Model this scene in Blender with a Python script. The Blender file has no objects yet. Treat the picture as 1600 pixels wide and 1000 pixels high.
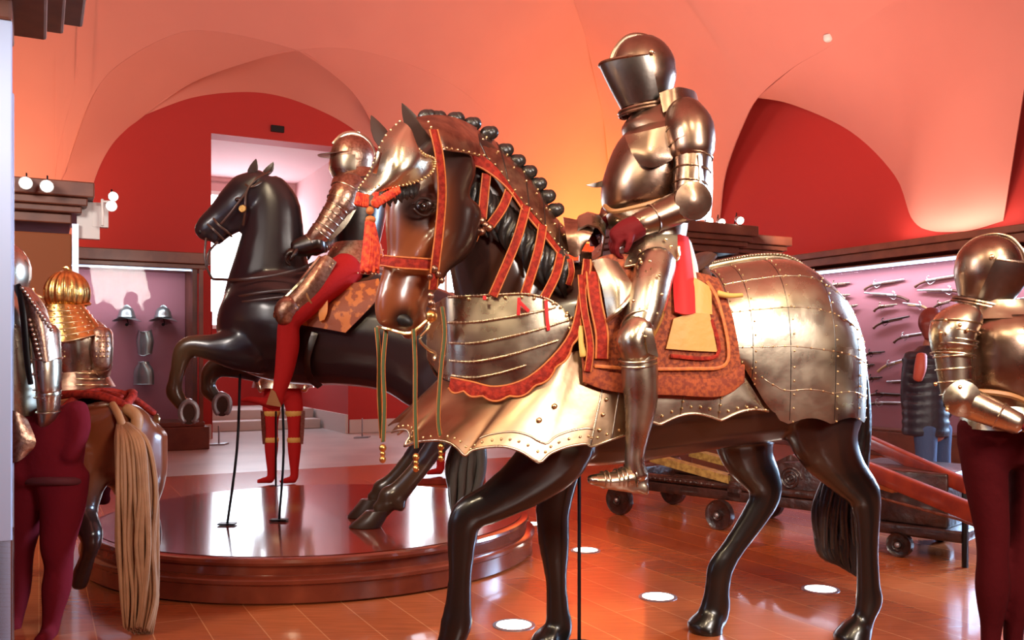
import bpy, bmesh, math, random
from mathutils import Vector, Matrix
from mathutils.bvhtree import BVHTree
random.seed(7)
SC = bpy.context.scene
COL = SC.collection
F = 1420.0; H0 = 560.0; CZ = 1.2
CA, SA = math.cos(math.radians(27.5)), math.sin(math.radians(27.5))
V = Vector
def P(x, y, Y): return V(((x-800)/F*Y, Y, CZ+(H0-y)/F*Y))
def R(u, v, z): return V((u*CA-v*SA, u*SA+v*CA, z))
def lerp(a, b, t): return a+(b-a)*t
# ---------------------------------------------------------------- materials
MATS = {}
def mat(name, col, rough=.5, metal=0., noise=None, bump=0., bscale=30., rvar=0., coat=0., emit=None, estr=0., sheen=0., spec=None):
    if name in MATS: return MATS[name]
    m = bpy.data.materials.new(name); m.use_nodes = True
    nt = m.node_tree; b = nt.nodes['Principled BSDF']
    b.inputs['Base Color'].default_value = (*col, 1)
    b.inputs['Roughness'].default_value = rough
    b.inputs['Metallic'].default_value = metal
    b.inputs['Coat Weight'].default_value = coat
    b.inputs['Coat Roughness'].default_value = .12
    if spec is not None: b.inputs['Specular IOR Level'].default_value = spec
    if sheen: b.inputs['Sheen Weight'].default_value = sheen
    tc = nt.nodes.new('ShaderNodeTexCoord')
    if noise:
        c2, sc, lo, hi = noise
        n = nt.nodes.new('ShaderNodeTexNoise'); n.inputs['Scale'].default_value = sc; n.inputs['Detail'].default_value = 5
        r = nt.nodes.new('ShaderNodeValToRGB'); r.color_ramp.elements[0].position = lo; r.color_ramp.elements[1].position = hi
        r.color_ramp.elements[0].color = (*col, 1); r.color_ramp.elements[1].color = (*c2, 1)
        nt.links.new(tc.outputs['Object'], n.inputs['Vector']); nt.links.new(n.outputs['Fac'], r.inputs[0]); nt.links.new(r.outputs[0], b.inputs['Base Color'])
    if bump:
        n = nt.nodes.new('ShaderNodeTexNoise'); n.inputs['Scale'].default_value = bscale; n.inputs['Detail'].default_value = 4
        bp = nt.nodes.new('ShaderNodeBump'); bp.inputs['Strength'].default_value = bump; bp.inputs['Distance'].default_value = .01
        nt.links.new(tc.outputs['Object'], n.inputs['Vector']); nt.links.new(n.outputs['Fac'], bp.inputs['Height']); nt.links.new(bp.outputs[0], b.inputs['Normal'])
    if rvar:
        n = nt.nodes.new('ShaderNodeTexNoise'); n.inputs['Scale'].default_value = 9; n.inputs['Detail'].default_value = 6
        mr = nt.nodes.new('ShaderNodeMapRange'); mr.inputs['From Min'].default_value = .3; mr.inputs['From Max'].default_value = .7
        mr.inputs['To Min'].default_value = rough-rvar; mr.inputs['To Max'].default_value = rough+rvar
        nt.links.new(tc.outputs['Object'], n.inputs['Vector']); nt.links.new(n.outputs['Fac'], mr.inputs['Value']); nt.links.new(mr.outputs[0], b.inputs['Roughness'])
    if emit: b.inputs['Emission Color'].default_value = (*emit, 1); b.inputs['Emission Strength'].default_value = estr
    MATS[name] = m; return m
def vcol(m, attr='Col'):
    nt = m.node_tree; b = nt.nodes['Principled BSDF']; a = nt.nodes.new('ShaderNodeAttribute'); a.attribute_name = attr
    nt.links.new(a.outputs['Color'], b.inputs['Base Color']); return m
STEEL = mat('armour_steel', (.58, .50, .38), .29, 1, noise=((.40, .33, .24), 7, .35, .75), bump=.12, bscale=14, rvar=.08)
STEEL2 = mat('etched_steel', (.46, .29, .21), .36, 1, noise=((.32, .18, .12), 60, .42, .62), bump=.25, bscale=60, rvar=.08)
DSTEEL = mat('dark_steel', (.10, .09, .085), .32, 1, bump=.1, bscale=20)
GOLD = mat('gilt_metal', (.85, .50, .16), .30, 1, noise=((.5, .26, .08), 30, .4, .7), bump=.2, bscale=40)
BRASS = mat('brass_rivet', (.85, .66, .36), .28, 1)
COPPER = mat('russet_steel', (.44, .27, .18), .33, 1, noise=((.26, .14, .1), 22, .4, .65), bump=.2, bscale=30)
HORSE = vcol(mat('painted_horse_coat', (.1, .05, .03), .28, 0, bump=.08, bscale=12, coat=.3))
HAIR = mat('black_hair', (.018, .014, .013), .36, 0, bump=.6, bscale=25, coat=.2)
BLOND = mat('blond_hair', (.36, .17, .075), .6, 0, noise=((.20, .085, .035), 5, .35, .7), bump=.5, bscale=20)
HOOF = mat('dark_hoof', (.05, .03, .022), .35, coat=.3)
EYE = mat('glass_eye', (.015, .008, .006), .05, coat=1)
REDV = mat('red_leather', (.36, .026, .012), .7, noise=((.20, .012, .007), 50, .4, .6), bump=.5, bscale=70, spec=.2)
ORNG = mat('orange_trim', (.58, .17, .03), .6, noise=((.5, .12, .03), 60, .4, .6), bump=.2, bscale=60)
ORFR = mat('orange_fringe', (.85, .10, .02), .7, noise=((.5, .02, .01), 60, .4, .6), bump=.6, bscale=90)
GRNB = mat('green_braid', (.07, .10, .035), .7, bump=.2, bscale=90)
HOSE = mat('red_hose', (.42, .018, .018), .85, spec=.1, bump=.25, bscale=60)
DHOSE = mat('dark_red_hose', (.055, .002, .004), .9, bump=.3, bscale=30, spec=.12)
MHOSE = mat('crimson_hose', (.135, .006, .012), .9, bump=.3, bscale=30, spec=.12)
BROWNST = mat('browned_steel', (.33, .22, .16), .30, 1, noise=((.22, .14, .10), 8, .35, .7), bump=.1, bscale=16, rvar=.07)
VISST = mat('grey_visor_steel', (.27, .24, .21), .30, 1, noise=((.18, .15, .13), 9, .35, .7), bump=.1, bscale=16)
WARMST = mat('warm_steel', (.42, .27, .165), .36, 1, noise=((.32, .20, .12), 5, .35, .7), bump=.12, bscale=14, rvar=.06)
ROPE = mat('pale_roped_steel', (.70, .60, .42), .28, 1)
SCARL = mat('scarlet_cloth', (.62, .004, .008), .7, sheen=.3)
WHITEC = mat('white_cloth', (.62, .60, .55), .7)
LEATH = mat('brown_leather', (.09, .035, .02), .4, bump=.3, bscale=50)
TAN = mat('tan_leather', (.38, .17, .06), .5, bump=.2, bscale=40)
CHAMOIS = mat('yellow_leather', (.62, .38, .09), .6)
BLACK = mat('black_metal', (.012, .012, .013), .4, .6)
WOODC = mat('case_wood', (.15, .045, .022), .45, noise=((.11, .03, .015), 6, .4, .6), coat=.08)
WOODD = mat('dark_carved_wood', (.045, .014, .010), .35, noise=((.02, .007, .005), 14, .4, .6), bump=.8, bscale=25, coat=.3)
WOODR = mat('red_lacquered_wood', (.30, .035, .012), .35, noise=((.2, .02, .01), 8, .4, .6), coat=.3)
WOODO = mat('orange_wood', (.50, .17, .04), .4, noise=((.35, .1, .025), 8, .4, .6), coat=.2)
WALLR = mat('deep_red_paint', (.36, .014, .010), .75, bump=.05, bscale=3)
VAULT = mat('salmon_paint', (.58, .20, .155), .8, noise=((.55, .185, .145), 1.2, .3, .7), bump=.03, bscale=4)
NICHE = mat('pale_pink_plaster', (.62, .36, .36), .8)
STONE = mat('pale_stone', (.50, .45, .42), .6)
MARBLE = mat('pale_marble_floor', (.50, .50, .49), .28, noise=((.36, .37, .37), 1.5, .35, .7))
MAUVE = mat('mauve_fabric', (.38, .17, .21), .9, bump=.05, bscale=60)
GREYM = mat('grey_metal', (.35, .35, .37), .4, .8)
ALU = mat('silver_blue_reflection', (.50, .60, .82), .28, .3)  # pale metal, its bluish reflection put into the base colour
PLAST = mat('white_plastic', (.65, .63, .60), .5)
LIT = mat('lit_lamp_glass', (1, .95, .85), .5, emit=(1, .90, .72), estr=28)
LITF = mat('lit_floor_lens', (1, .98, .9), .4, emit=(1, .93, .78), estr=9)
STRIP = mat('lit_display_strip', (.8, .9, 1), .5, emit=(.55, .78, 1.0), estr=5)
SKYW = mat('daylight_window_pane', (.8, .9, 1), .5, emit=(.80, .90, 1.0), estr=9)
SKIN = mat('skin', (.32, .10, .055), .55)
DENIM = mat('blue_denim', (.045, .07, .15), .85, bump=.3, bscale=60)
COAT = mat('black_quilted_nylon', (.02, .014, .022), .45, bump=.3, bscale=20)
def glass_mat():
    m = bpy.data.materials.new('display_glass'); m.use_nodes = True; nt = m.node_tree
    for n in list(nt.nodes): nt.nodes.remove(n)
    o = nt.nodes.new('ShaderNodeOutputMaterial'); mx = nt.nodes.new('ShaderNodeMixShader'); t = nt.nodes.new('ShaderNodeBsdfTransparent')
    g = nt.nodes.new('ShaderNodeBsdfGlossy'); g.inputs['Roughness'].default_value = .02; f = nt.nodes.new('ShaderNodeFresnel'); f.inputs[0].default_value = 1.18
    t.inputs[0].default_value = (.95, .96, .97, 1)
    nt.links.new(f.outputs[0], mx.inputs[0]); nt.links.new(t.outputs[0], mx.inputs[1]); nt.links.new(g.outputs[0], mx.inputs[2]); nt.links.new(mx.outputs[0], o.inputs[0])
    return m
GLASS = glass_mat()
def wood_floor(name, c1, c2, rough, plank=(.16, 1.6), rot=0.):
    m = bpy.data.materials.new(name); m.use_nodes = True; nt = m.node_tree; b = nt.nodes['Principled BSDF']
    tc = nt.nodes.new('ShaderNodeTexCoord'); mp = nt.nodes.new('ShaderNodeMapping'); mp.inputs['Rotation'].default_value = (0, 0, rot)
    br = nt.nodes.new('ShaderNodeTexBrick'); br.inputs['Scale'].default_value = 1; br.inputs['Brick Width'].default_value = plank[1]; br.inputs['Row Height'].default_value = plank[0]
    br.inputs['Mortar Size'].default_value = .0025; br.inputs['Color1'].default_value = (*c1, 1); br.inputs['Color2'].default_value = (*c2, 1); br.inputs['Mortar'].default_value = (c1[0]*1.3, c1[1]*1.9, c1[2]*2.2, 1)
    br.offset = .37
    n = nt.nodes.new('ShaderNodeTexNoise'); n.inputs['Scale'].default_value = 5; n.inputs['Detail'].default_value = 6
    mp2 = nt.nodes.new('ShaderNodeMapping'); mp2.inputs['Scale'].default_value = (1, 12, 1); mp2.inputs['Rotation'].default_value = (0, 0, rot)
    mx = nt.nodes.new('ShaderNodeMixRGB'); mx.blend_type = 'MULTIPLY'; mx.inputs[0].default_value = .55
    nt.links.new(tc.outputs['Object'], mp.inputs[0]); nt.links.new(mp.outputs[0], br.inputs['Vector'])
    nt.links.new(tc.outputs['Object'], mp2.inputs[0]); nt.links.new(mp2.outputs[0], n.inputs['Vector'])
    nt.links.new(br.outputs['Color'], mx.inputs[1]); nt.links.new(n.outputs['Color'], mx.inputs[2])
    hs = nt.nodes.new('ShaderNodeGamma'); hs.inputs[1].default_value = 1.0
    nt.links.new(n.outputs['Fac'], mx.inputs[2]); nt.links.new(mx.outputs[0], b.inputs['Base Color'])
    b.inputs['Roughness'].default_value = rough; b.inputs['Coat Weight'].default_value = .35; b.inputs['Coat Roughness'].default_value = .06
    bp = nt.nodes.new('ShaderNodeBump'); bp.inputs['Strength'].default_value = .05; nt.links.new(n.outputs['Fac'], bp.inputs['Height']); nt.links.new(bp.outputs[0], b.inputs['Normal'])
    return m
FLOORW = wood_floor('glossy_orange_parquet', (.66, .17, .05), (.50, .11, .034), .22, (.22, 2.2), math.radians(-117.5))
PLINW = wood_floor('glossy_red_plinth_wood', (.30, .045, .02), (.22, .03, .014), .14, (.55, 2.5), math.radians(-117.5))
PLINE = mat('plinth_edge_wood', (.20, .04, .018), .16, noise=((.14, .025, .012), 5, .4, .6), coat=.6)
# ---------------------------------------------------------------- mesh kit
def cat(pts, n):
    """Catmull-Rom through tuples, n samples per span"""
    if n <= 1 or len(pts) < 3: 
        if len(pts) == 2 and n > 1:
            return [tuple(lerp(pts[0][k], pts[1][k], i/n) for k in range(len(pts[0]))) for i in range(n+1)]
        return list(pts)
    out = []
    for i in range(len(pts)-1):
        p0 = pts[max(i-1, 0)]; p1 = pts[i]; p2 = pts[i+1]; p3 = pts[min(i+2, len(pts)-1)]
        for j in range(n):
            t = j/n
            out.append(tuple(.5*((2*b)+(-a+c)*t+(2*a-5*b+4*c-d)*t*t+(-a+3*b-3*c+d)*t**3) for a, b, c, d in zip(p0, p1, p2, p3)))
    out.append(tuple(pts[-1])); return out
PLATES = {'rump_armour', 'flank_armour', 'flared_breast_plate', 'neck_lames', 'crest_armour', 'face_plate', 'fauld', 'tasset', 'thigh_plate', 'foot_plate', 'back_plate', 'gorget', 'shoulder_plate', 'arm_plate', 'thigh_lames', 'neck_lame', 'cuirass', 'culet', 'upper_arm_plate', 'forearm_plate', 'pauldron', 'greave', 'knee_plate'}
class Mesh:
    def __init__(s): s.v = []; s.f = []
    def ring(s, pts): i = len(s.v); s.v += [V(p) for p in pts]; return list(range(i, i+len(pts)))
    def loft(s, rings, cap=True, closed=True):
        ids = [s.ring(r) for r in rings]; n = len(ids[0])
        for a, b in zip(ids, ids[1:]):
            for k in range(n if closed else n-1): s.f.append((a[k], a[(k+1) % n], b[(k+1) % n], b[k]))
        if cap and closed:
            s.f.append(tuple(reversed(ids[0]))); s.f.append(tuple(ids[-1]))
        return s
    def tube(s, pts, side=(0, 1, 0), n=12, sm=4, caps=True):
        """pts: (Vector, ra[along side], rb). rounded ends"""
        fl = cat([(*p, ra, rb) for p, ra, rb in pts], sm)
        C = [V(q[:3]) for q in fl]; rr = [(max(q[3], .0004), max(q[4], .0004)) for q in fl]
        sd = V(side).normalized(); rings = []
        m = len(C)
        def frame(i):
            t = (C[min(i+1, m-1)]-C[max(i-1, 0)])
            if t.length < 1e-9: t = V((0, 0, 1))
            t.normalize(); b = t.cross(sd)
            if b.length < .05: b = t.cross(V((.3, .2, 1)))
            b.normalize(); a = b.cross(t).normalized(); return t, a, b
        def mk(c, a, b, ra, rb): return [c+a*(ra*math.cos(2*math.pi*k/n))+b*(rb*math.sin(2*math.pi*k/n)) for k in range(n)]
        t, a, b = frame(0)
        if caps:
            for q in (.92, .6): rings.append(mk(C[0]-t*(min(rr[0])*q*.6), a, b, rr[0][0]*math.sqrt(1-q*q), rr[0][1]*math.sqrt(1-q*q)))
        for i in range(m):
            t, a, b = frame(i); rings.append(mk(C[i], a, b, *rr[i]))
        if caps:
            for q in (.6, .92): rings.append(mk(C[-1]+t*(min(rr[-1])*q*.6), a, b, rr[-1][0]*math.sqrt(1-q*q), rr[-1][1]*math.sqrt(1-q*q)))
        return s.loft(rings)
    def wire(s, pts, r, n=6, sm=1):
        return s.tube([(V(p), r, r) for p in pts], (.31, .2, .93), n, sm)
    def ell(s, c, r, M=None, nu=14, nv=9):
        M = M or Matrix.Identity(3); rings = []
        for j in range(1, nv):
            ph = math.pi*j/nv
            rings.append([V(c)+M @ V((r[0]*math.sin(ph)*math.cos(2*math.pi*k/nu), r[1]*math.sin(ph)*math.sin(2*math.pi*k/nu), r[2]*math.cos(ph))) for k in range(nu)])
        i0 = len(s.v); s.loft(rings, cap=False)
        a = len(s.v); s.v.append(V(c)+M @ V((0, 0, r[2]))); b = len(s.v); s.v.append(V(c)-M @ V((0, 0, r[2])))
        for k in range(nu):
            s.f.append((a, i0+(k+1) % nu, i0+k)); e = i0+(nv-2)*nu; s.f.append((b, e+k, e+(k+1) % nu))
        return s
    def box(s, o, ax, ay, az):
        """o corner + 3 edge vectors"""
        o, ax, ay, az = V(o), V(ax), V(ay), V(az); i = len(s.v)
        s.v += [o, o+ax, o+ax+ay, o+ay, o+az, o+ax+az, o+ax+ay+az, o+ay+az]
        for q in ((3, 2, 1, 0), (4, 5, 6, 7), (0, 1, 5, 4), (1, 2, 6, 5), (2, 3, 7, 6), (3, 0, 4, 7)): s.f.append(tuple(i+k for k in q))
        return s
    def rb(s, u0, u1, v0, v1, z0, z1):
        return s.box(R(u0, v0, z0), R(u1, v0, 0)-R(u0, v0, 0), R(u0, v1, 0)-R(u0, v0, 0), (0, 0, z1-z0))
    def grid(s, rows): return s.loft(rows, cap=False, closed=False)
    def prism(s, pts, off):
        a = s.ring(pts); b = s.ring([V(p)+V(off) for p in pts]); n = len(a)
        s.f.append(tuple(a)); s.f.append(tuple(reversed(b)))
        for k in range(n): s.f.append((a[k], b[k], b[(k+1) % n], a[(k+1) % n]))
        return s
    def lathe(s, c, prof, n=32, axis=None):
        M = Matrix.Identity(3)
        if axis is not None: M = V((0, 0, 1)).rotation_difference(V(axis)).to_matrix()
        return s.loft([[V(c)+M @ V((r*math.cos(2*math.pi*k/n), r*math.sin(2*math.pi*k/n), z)) for k in range(n)] for r, z in prof])
    def rivets(s, pts, r=.006):
        for p in pts: s.ell(p, (r, r, r), nu=6, nv=4)
        return s
    def build(s, name, m, parent=None, smooth=True, remesh=0, iters=6, thick=0, bevel=0, sub=0, angle=None, off=0.):
        me = bpy.data.meshes.new(name)
        org = parent['_o'] if parent is not None and '_o' in parent else (0, 0, 0)
        me.from_pydata([tuple(v) for v in s.v], [], s.f)
        bm = bmesh.new(); bm.from_mesh(me)
        if not thick: bmesh.ops.recalc_face_normals(bm, faces=bm.faces)
        bm.to_mesh(me); bm.free()
        o = bpy.data.objects.new(name, me); COL.objects.link(o)
        if remesh or thick or bevel or sub:
            if thick:
                md = o.modifiers.new('t', 'SOLIDIFY'); md.thickness = thick; md.offset = off
            if remesh:
                md = o.modifiers.new('r', 'REMESH'); md.mode = 'VOXEL'; md.voxel_size = remesh
                md = o.modifiers.new('s', 'SMOOTH'); md.factor = .5; md.iterations = iters
            if bevel:
                md = o.modifiers.new('b', 'BEVEL'); md.width = bevel; md.segments = 2; md.limit_method = 'ANGLE'
            if sub:
                md = o.modifiers.new('u', 'SUBSURF'); md.levels = sub; md.render_levels = sub
            dg = bpy.context.evaluated_depsgraph_get()
            nm = bpy.data.meshes.new_from_object(o.evaluated_get(dg)); o.modifiers.clear(); o.data = nm; bpy.data.meshes.remove(me); me = nm; me.name = name
            if thick:
                bm = bmesh.new(); bm.from_mesh(me); bmesh.ops.recalc_face_normals(bm, faces=bm.faces); bm.to_mesh(me); bm.free()
        me.materials.clear(); me.materials.append(m)
        for p in me.polygons: p.use_smooth = smooth
        if smooth and angle is None and not remesh: angle = 50
        if smooth and angle:
            try: me.set_sharp_from_angle(angle=math.radians(angle))
            except Exception: pass
        if parent is not None: attach(o, parent)
        if name in PLATES: LAST['p'] = o
        return o
def origin(o):
    w = V((0, 0, 0))
    while o is not None: w = w+o.location; o = o.parent
    return w
def attach(o, parent):
    """all parents are pure translations: keep world placement"""
    o.parent = parent; o.location = -origin(parent)
def thing(name, label, cat_, loc, group=None):
    o = bpy.data.objects.new(name, None); COL.objects.link(o); o.location = loc; o.empty_display_size = .1
    o['label'] = label; o['category'] = cat_
    if group: o['group'] = group
    return o
def tag(o, label, cat_, group=None):
    o['label'] = label; o['category'] = cat_
    if group: o['group'] = group
    # put the origin at the base of the mesh
    vs = [v.co for v in o.data.vertices]; c = V((sum(v.x for v in vs)/len(vs), sum(v.y for v in vs)/len(vs), min(v.z for v in vs)))
    o.data.transform(Matrix.Translation(-c)); o.location = o.location+c
    return o
def struct(o): o['kind'] = 'structure'; return o
def paint(o, fn):
    me = o.data; a = me.color_attributes.new('Col', 'FLOAT_COLOR', 'POINT'); off = origin(o)
    flat = []
    for v in me.vertices: flat += [*fn(v.co+off), 1]
    a.data.foreach_set('color', flat)
LAST = {}
def onto(m, o, mt):
    """add relief (rivets, seams, roped edges) to the mesh of the plate it sits on"""
    off = origin(o); me = o.data; n0 = len(me.materials); me.materials.append(mt)
    bm = bmesh.new(); bm.from_mesh(me); vs = [bm.verts.new(v-off) for v in m.v]
    new = []
    for f in m.f:
        try: q = bm.faces.new([vs[i] for i in f]); q.material_index = n0; q.smooth = True; new.append(q)
        except ValueError: pass
    bmesh.ops.recalc_face_normals(bm, faces=new); bm.to_mesh(me); bm.free(); return o
class Frame:
    """vertical plane frame: f forward, l lateral (towards the viewer's side)"""
    def __init__(s, o, f):
        s.o = V((o[0], o[1], 0)); s.f = V((f[0], f[1], 0)).normalized(); s.l = V((s.f.y, -s.f.x, 0))
        if s.l.y > 0: s.l = -s.l
    def p(s, x, y, l=0.):
        d = V(((x-800)/F, 1, 0)); t = (s.o.dot(s.l)+l)/d.dot(s.l); return P(x, y, t)
    def mir(s, q):
        k = (q-s.o).dot(s.l); return q-s.l*(2*k)
    def sc(s, x, l=0.): return s.p(x, 500, l).y/F
    def limb(s, m, pts, n=12, sm=4):
        L = []
        for q in pts:
            x, y, l, r = q[:4]; c = s.p(x, y, l); k = c.y/F; L.append((c, (q[4] if len(q) > 4 else r*k), r*k))
        return m.tube(L, s.l, n, sm)
    def row(s, pts, n=6): return [s.p(*q) for q in cat(pts, n)]
    def sheet(s, m, curves, n=6, rows=10):
        """curves: list of curves (same number of points) from top to bottom, spline in both directions"""
        C = [cat(c, n) for c in curves]; k = len(C[0]); cols = [cat([c[i] for c in C], rows) for i in range(k)]
        g = [[s.p(*cols[i][j]) for i in range(k)] for j in range(len(cols[0]))]; m.grid(g); return g
# ================================================================ the hall
BA, BR, SZ = 4.5, 4.2, 2.9
def bar(d): return SZ+BR*math.sqrt(max(0, 1-(1-min(max(d, 0), BA)/BA)**2))
UW, VW = 9.55, 14.1
def hit(x, y, w):
    rx, rz = (x-800)/F, (H0-y)/F; ud = rx*CA+SA; vd = -rx*SA+CA
    lo = 0.
    for i in range(1, 3000):
        d = i*.002; t = (VW-d)/vd if w == 'W' else (UW-d)/ud
        if CZ+rz*t <= bar(d): break
    return (ud*t, vd*t, CZ+rz*t)
def onwall(x, y, w, d=0.):
    rx, rz = (x-800)/F, (H0-y)/F; ud = rx*CA+SA; vd = -rx*SA+CA
    t = (VW-d)/vd if w == 'W' else (UW-d)/ud
    return (ud*t, vd*t, CZ+rz*t)
def res(pts, n):
    """resample polyline of (u,v,z) to n points by arc length"""
    pts = [V(p) for p in cat(pts, 6)]; L = [0]
    for a, b in zip(pts, pts[1:]): L.append(L[-1]+(b-a).length)
    out = []
    for i in range(n):
        s_ = L[-1]*i/(n-1); k = 0
        while k < len(L)-2 and L[k+1] < s_: k += 1
        t = (s_-L[k])/max(L[k+1]-L[k], 1e-9); out.append(pts[k].lerp(pts[k+1], min(t, 1)))
    return out
def patch(m, A, B, n=40, k=14, bulge=0.):
    a, b = res(A, n), res(B, n); g = []
    for j in range(k+1):
        t = j/k; g.append([R(*(p.lerp(q, t)+V((0, 0, bulge*math.sin(math.pi*t))))) for p, q in zip(a, b)])
    m.grid(g)
# floor
m = Mesh(); m.rb(-8, UW+.6, -6, 9.8, -.2, 0); o = struct(m.build('floor', FLOORW, smooth=False))
m = Mesh(); m.rb(-8, UW+.6, 9.8, VW+4, -.2, -.001); struct(m.build('floor_marble', MARBLE, smooth=False)).name = 'floor_back'
# walls
m = Mesh()
m.rb(-8, 2.28, VW, VW+.4, 0, 8); m.rb(4.40, 5.45, VW, VW+.4, 0, 8); m.rb(6.85, UW+.3, VW, VW+.4, 0, 8); m.rb(2.28, 4.40, VW, VW+.4, 4.56, 8)
m.rb(5.45, 6.85, VW, VW+.4, 0, 1.0); m.rb(5.45, 6.85, VW, VW+.4, 4.3, 8)
struct(m.build('wall_back', WALLR, smooth=False))
m = Mesh(); m.rb(UW, UW+.4, -6, VW, 0, 8); struct(m.build('wall_right', WALLR, smooth=False))
m = Mesh(); m.rb(-8.4, -8, -6, VW+.4, 0, 8); struct(m.build('wall_left', WALLR, smooth=False))
m = Mesh(); m.rb(-8, UW+.4, -6.4, -6, 0, 8); struct(m.build('wall_front', WALLR, smooth=False))
# niche and windows
m = Mesh(); m.rb(2.0, 2.28, VW+.4, VW+3.4, 0, 5); m.rb(4.40, 4.7, VW+.4, VW+3.4, 0, 5)
m.rb(2.28, 4.40, VW+.4, VW+3.4, 4.56, 4.9)
m.rb(2.0, 4.7, VW+3.4, VW+3.7, 4.45, 5); m.rb(2.28, 4.40, VW+3.4, VW+3.7, 4.3, 4.5)
struct(m.build('wall_niche', NICHE, smooth=False))
m = Mesh(); m.rb(2.28, 4.40, VW+3.4, VW+3.7, 0, 1.75); m.rb(2.285, 2.30, VW+.0, VW+3.4, 0, 1.9); m.rb(4.385, 4.399, VW+.0, VW+3.4, 0, 1.9)
struct(m.build('wall_niche_lower', WALLR, smooth=False)).name = 'wall_niche_dado'
def window(n, u0, u1, v, z0, z1, bars=1):
    fr = Mesh(); fr.rb(u0, u0+.07, v, v+.08, z0, z1).rb(u1-.07, u1, v, v+.08, z0, z1).rb(u0, u1, v, v+.08, z1-.07, z1).rb(u0, u1, v, v+.08, z0, z0+.07)
    for i in range(bars):
        c = lerp(u0, u1, (i+1)/(bars+1)); fr.rb(c-.025, c+.025, v, v+.08, z0, z1)
    w = struct(fr.build('window_%d' % n, PLAST, smooth=False))
    g = Mesh(); g.rb(u0+.07, u1-.07, v+.09, v+.11, z0+.07, z1-.07); g.build('pane', SKYW, w, smooth=False)
window(1, 2.30, 4.385, VW+3.35, 1.75, 4.3, 0)
window(2, 5.45, 6.85, VW+.15, 1.0, 4.3, 1)
# baseboards
for n_, (a, b) in {'left': (1.95, 2.28), 'back': (4.40, 9.5)}.items():
    m = Mesh(); m.rb(a, b, VW-.04, VW, 0, .22); struct(m.build('baseboard_'+n_, STONE, smooth=False, bevel=.008))
m = Mesh(); m.rb(4.34, 4.385, VW, VW+3.3, 0, .30); struct(m.build('baseboard_niche', STONE, smooth=False))
m = Mesh(); m.rb(2.3, 4.3, VW+1.3, VW+1.75, 0, .16).rb(2.3, 4.3, VW+1.75, VW+3.3, 0, .32); struct(m.build('floor_niche_step', STONE, smooth=False, bevel=.01))
# ---- vault
hw = lambda L, w: [hit(x, y, w) for x, y in L]
L2 = hw([(85, 290), (95, 220), (120, 130), (150, 60), (175, 0), (190, -50)], 'W')
A2 = hw([(97, 285), (108, 250), (150, 140), (200, 90), (275, 52), (330, 48), (400, 60), (465, 78)], 'W')
A3 = hw([(465, 78), (510, 74), (560, 78), (640, 100), (720, 140), (770, 190), (800, 260), (815, 330)], 'W')
apex = A2[-1]
def dseq(px, w, ds): return [onwall(x, y, w, d) for (x, y), d in zip(px, ds)]
TL = dseq([(225, 180), (300, 128), (400, 92)], 'W', [0.02, .35, .8])+[apex]
TR = [apex]+dseq([(520, 115), (560, 155), (600, 225)], 'W', [.75, .45, .12])
A1 = dseq([(145, 340), (145, 290), (175, 225)], 'W', [0, 0, 0])
BT = dseq([(225, 180), (300, 152), (380, 143), (440, 150), (500, 172), (550, 200), (604, 245)], 'W', [.0]*7)
u_of = lambda p: p[0]
m = Mesh()
footA2 = (A2[0][0], A2[0][1]+.05, 2.6); footL2 = (L2[0][0], L2[0][1]+.04, 2.6)
patch(m, A1+TL, [footA2]+A2, 50, 14)
struct(m.build('ceiling_bay', VAULT, thick=.02, off=0)).name = 'ceiling_cell_window'
m = Mesh()
patch(m, TL[:-1]+[apex]+TR[1:], BT, 50, 12, .06)
struct(m.build('ceiling_cell_rib', VAULT, thick=.02))
m = Mesh()
foot2 = [onwall(606, 290, 'W', .02), onwall(608, 345, 'W', .0)]
patch(m, TR+foot2, A3, 50, 14)
struct(m.build('ceiling_cell_middle', VAULT, thick=.02))
m = Mesh()   # cell left of the pier
patch(m, [(L2[0][0], VW-.02, 2.6)]+L2, [(-1.2, VW-.02, 2.6), (-1.6, VW-.02, 3.9), (-2.0, VW-.3, 4.9), (-2.2, VW-1.2, 5.6), (-1.4, VW-1.7, 6.0)], 40, 14)
struct(m.build('ceiling_cell_left', VAULT, thick=.02))
def column(p, w, n=26):
    """from a point of the barrel up to the crease or the flat crown"""
    u, v, z = p
    if w == 'W': d0 = VW-v; dm = min(BA, max(UW-u, d0+.01))
    else: d0 = UW-u; dm = min(BA, max(VW-v, d0+.01))
    out = []
    for i in range(n+1):
        d = lerp(d0, dm, i/n) if d0 > .5 else d0+(dm-d0)*(i/n)**1.8
        zz = bar(d) if i else z
        out.append(R(u, VW-d, zz) if w == 'W' else R(UW-d, v, zz))
    return out
m = Mesh()
low = [(-8, VW-1.5, bar(1.5)), (-2.0, VW-1.6, bar(1.6))]+[(p.x, p.y, p.z) for p in res(list(reversed(L2)), 30)]+[footL2, footA2]+[(p.x, p.y, p.z) for p in res(A2, 40)]+[(p.x, p.y, p.z) for p in res(A3, 40)][1:]+[(7.6, VW-.02, bar(.02)), (8.0, VW-.02, bar(.02)), (8.6, VW-.02, bar(.02)), (9.0, VW-.02, bar(.02)), (9.53, VW-.02, bar(.02))]
cols = [column(p, 'W') for p in low]; m.grid([[c[i] for c in cols] for i in range(27)])
struct(m.build('ceiling_vault_back', VAULT, thick=.02))
G1 = hw([(1125, 340), (1130, 290), (1140, 250), (1160, 198), (1185, 152), (1240, 105), (1300, 70), (1400, 0), (1520, -70), (1640, -110)], 'G')
m = Mesh()
g1 = [(p.x, p.y, p.z) for p in res(G1, 50)]
low = [(UW-.02, VW-.02, bar(.02)), (UW-.02, 13.2, bar(.02)), (UW-.02, 12.2, bar(.02)), (UW-.02, 11.3, bar(.02))]+g1+[(UW-1.2, 5.4, bar(1.2)), (UW-1.2, 0, bar(1.2)), (UW-1.2, -6, bar(1.2))]
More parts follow.
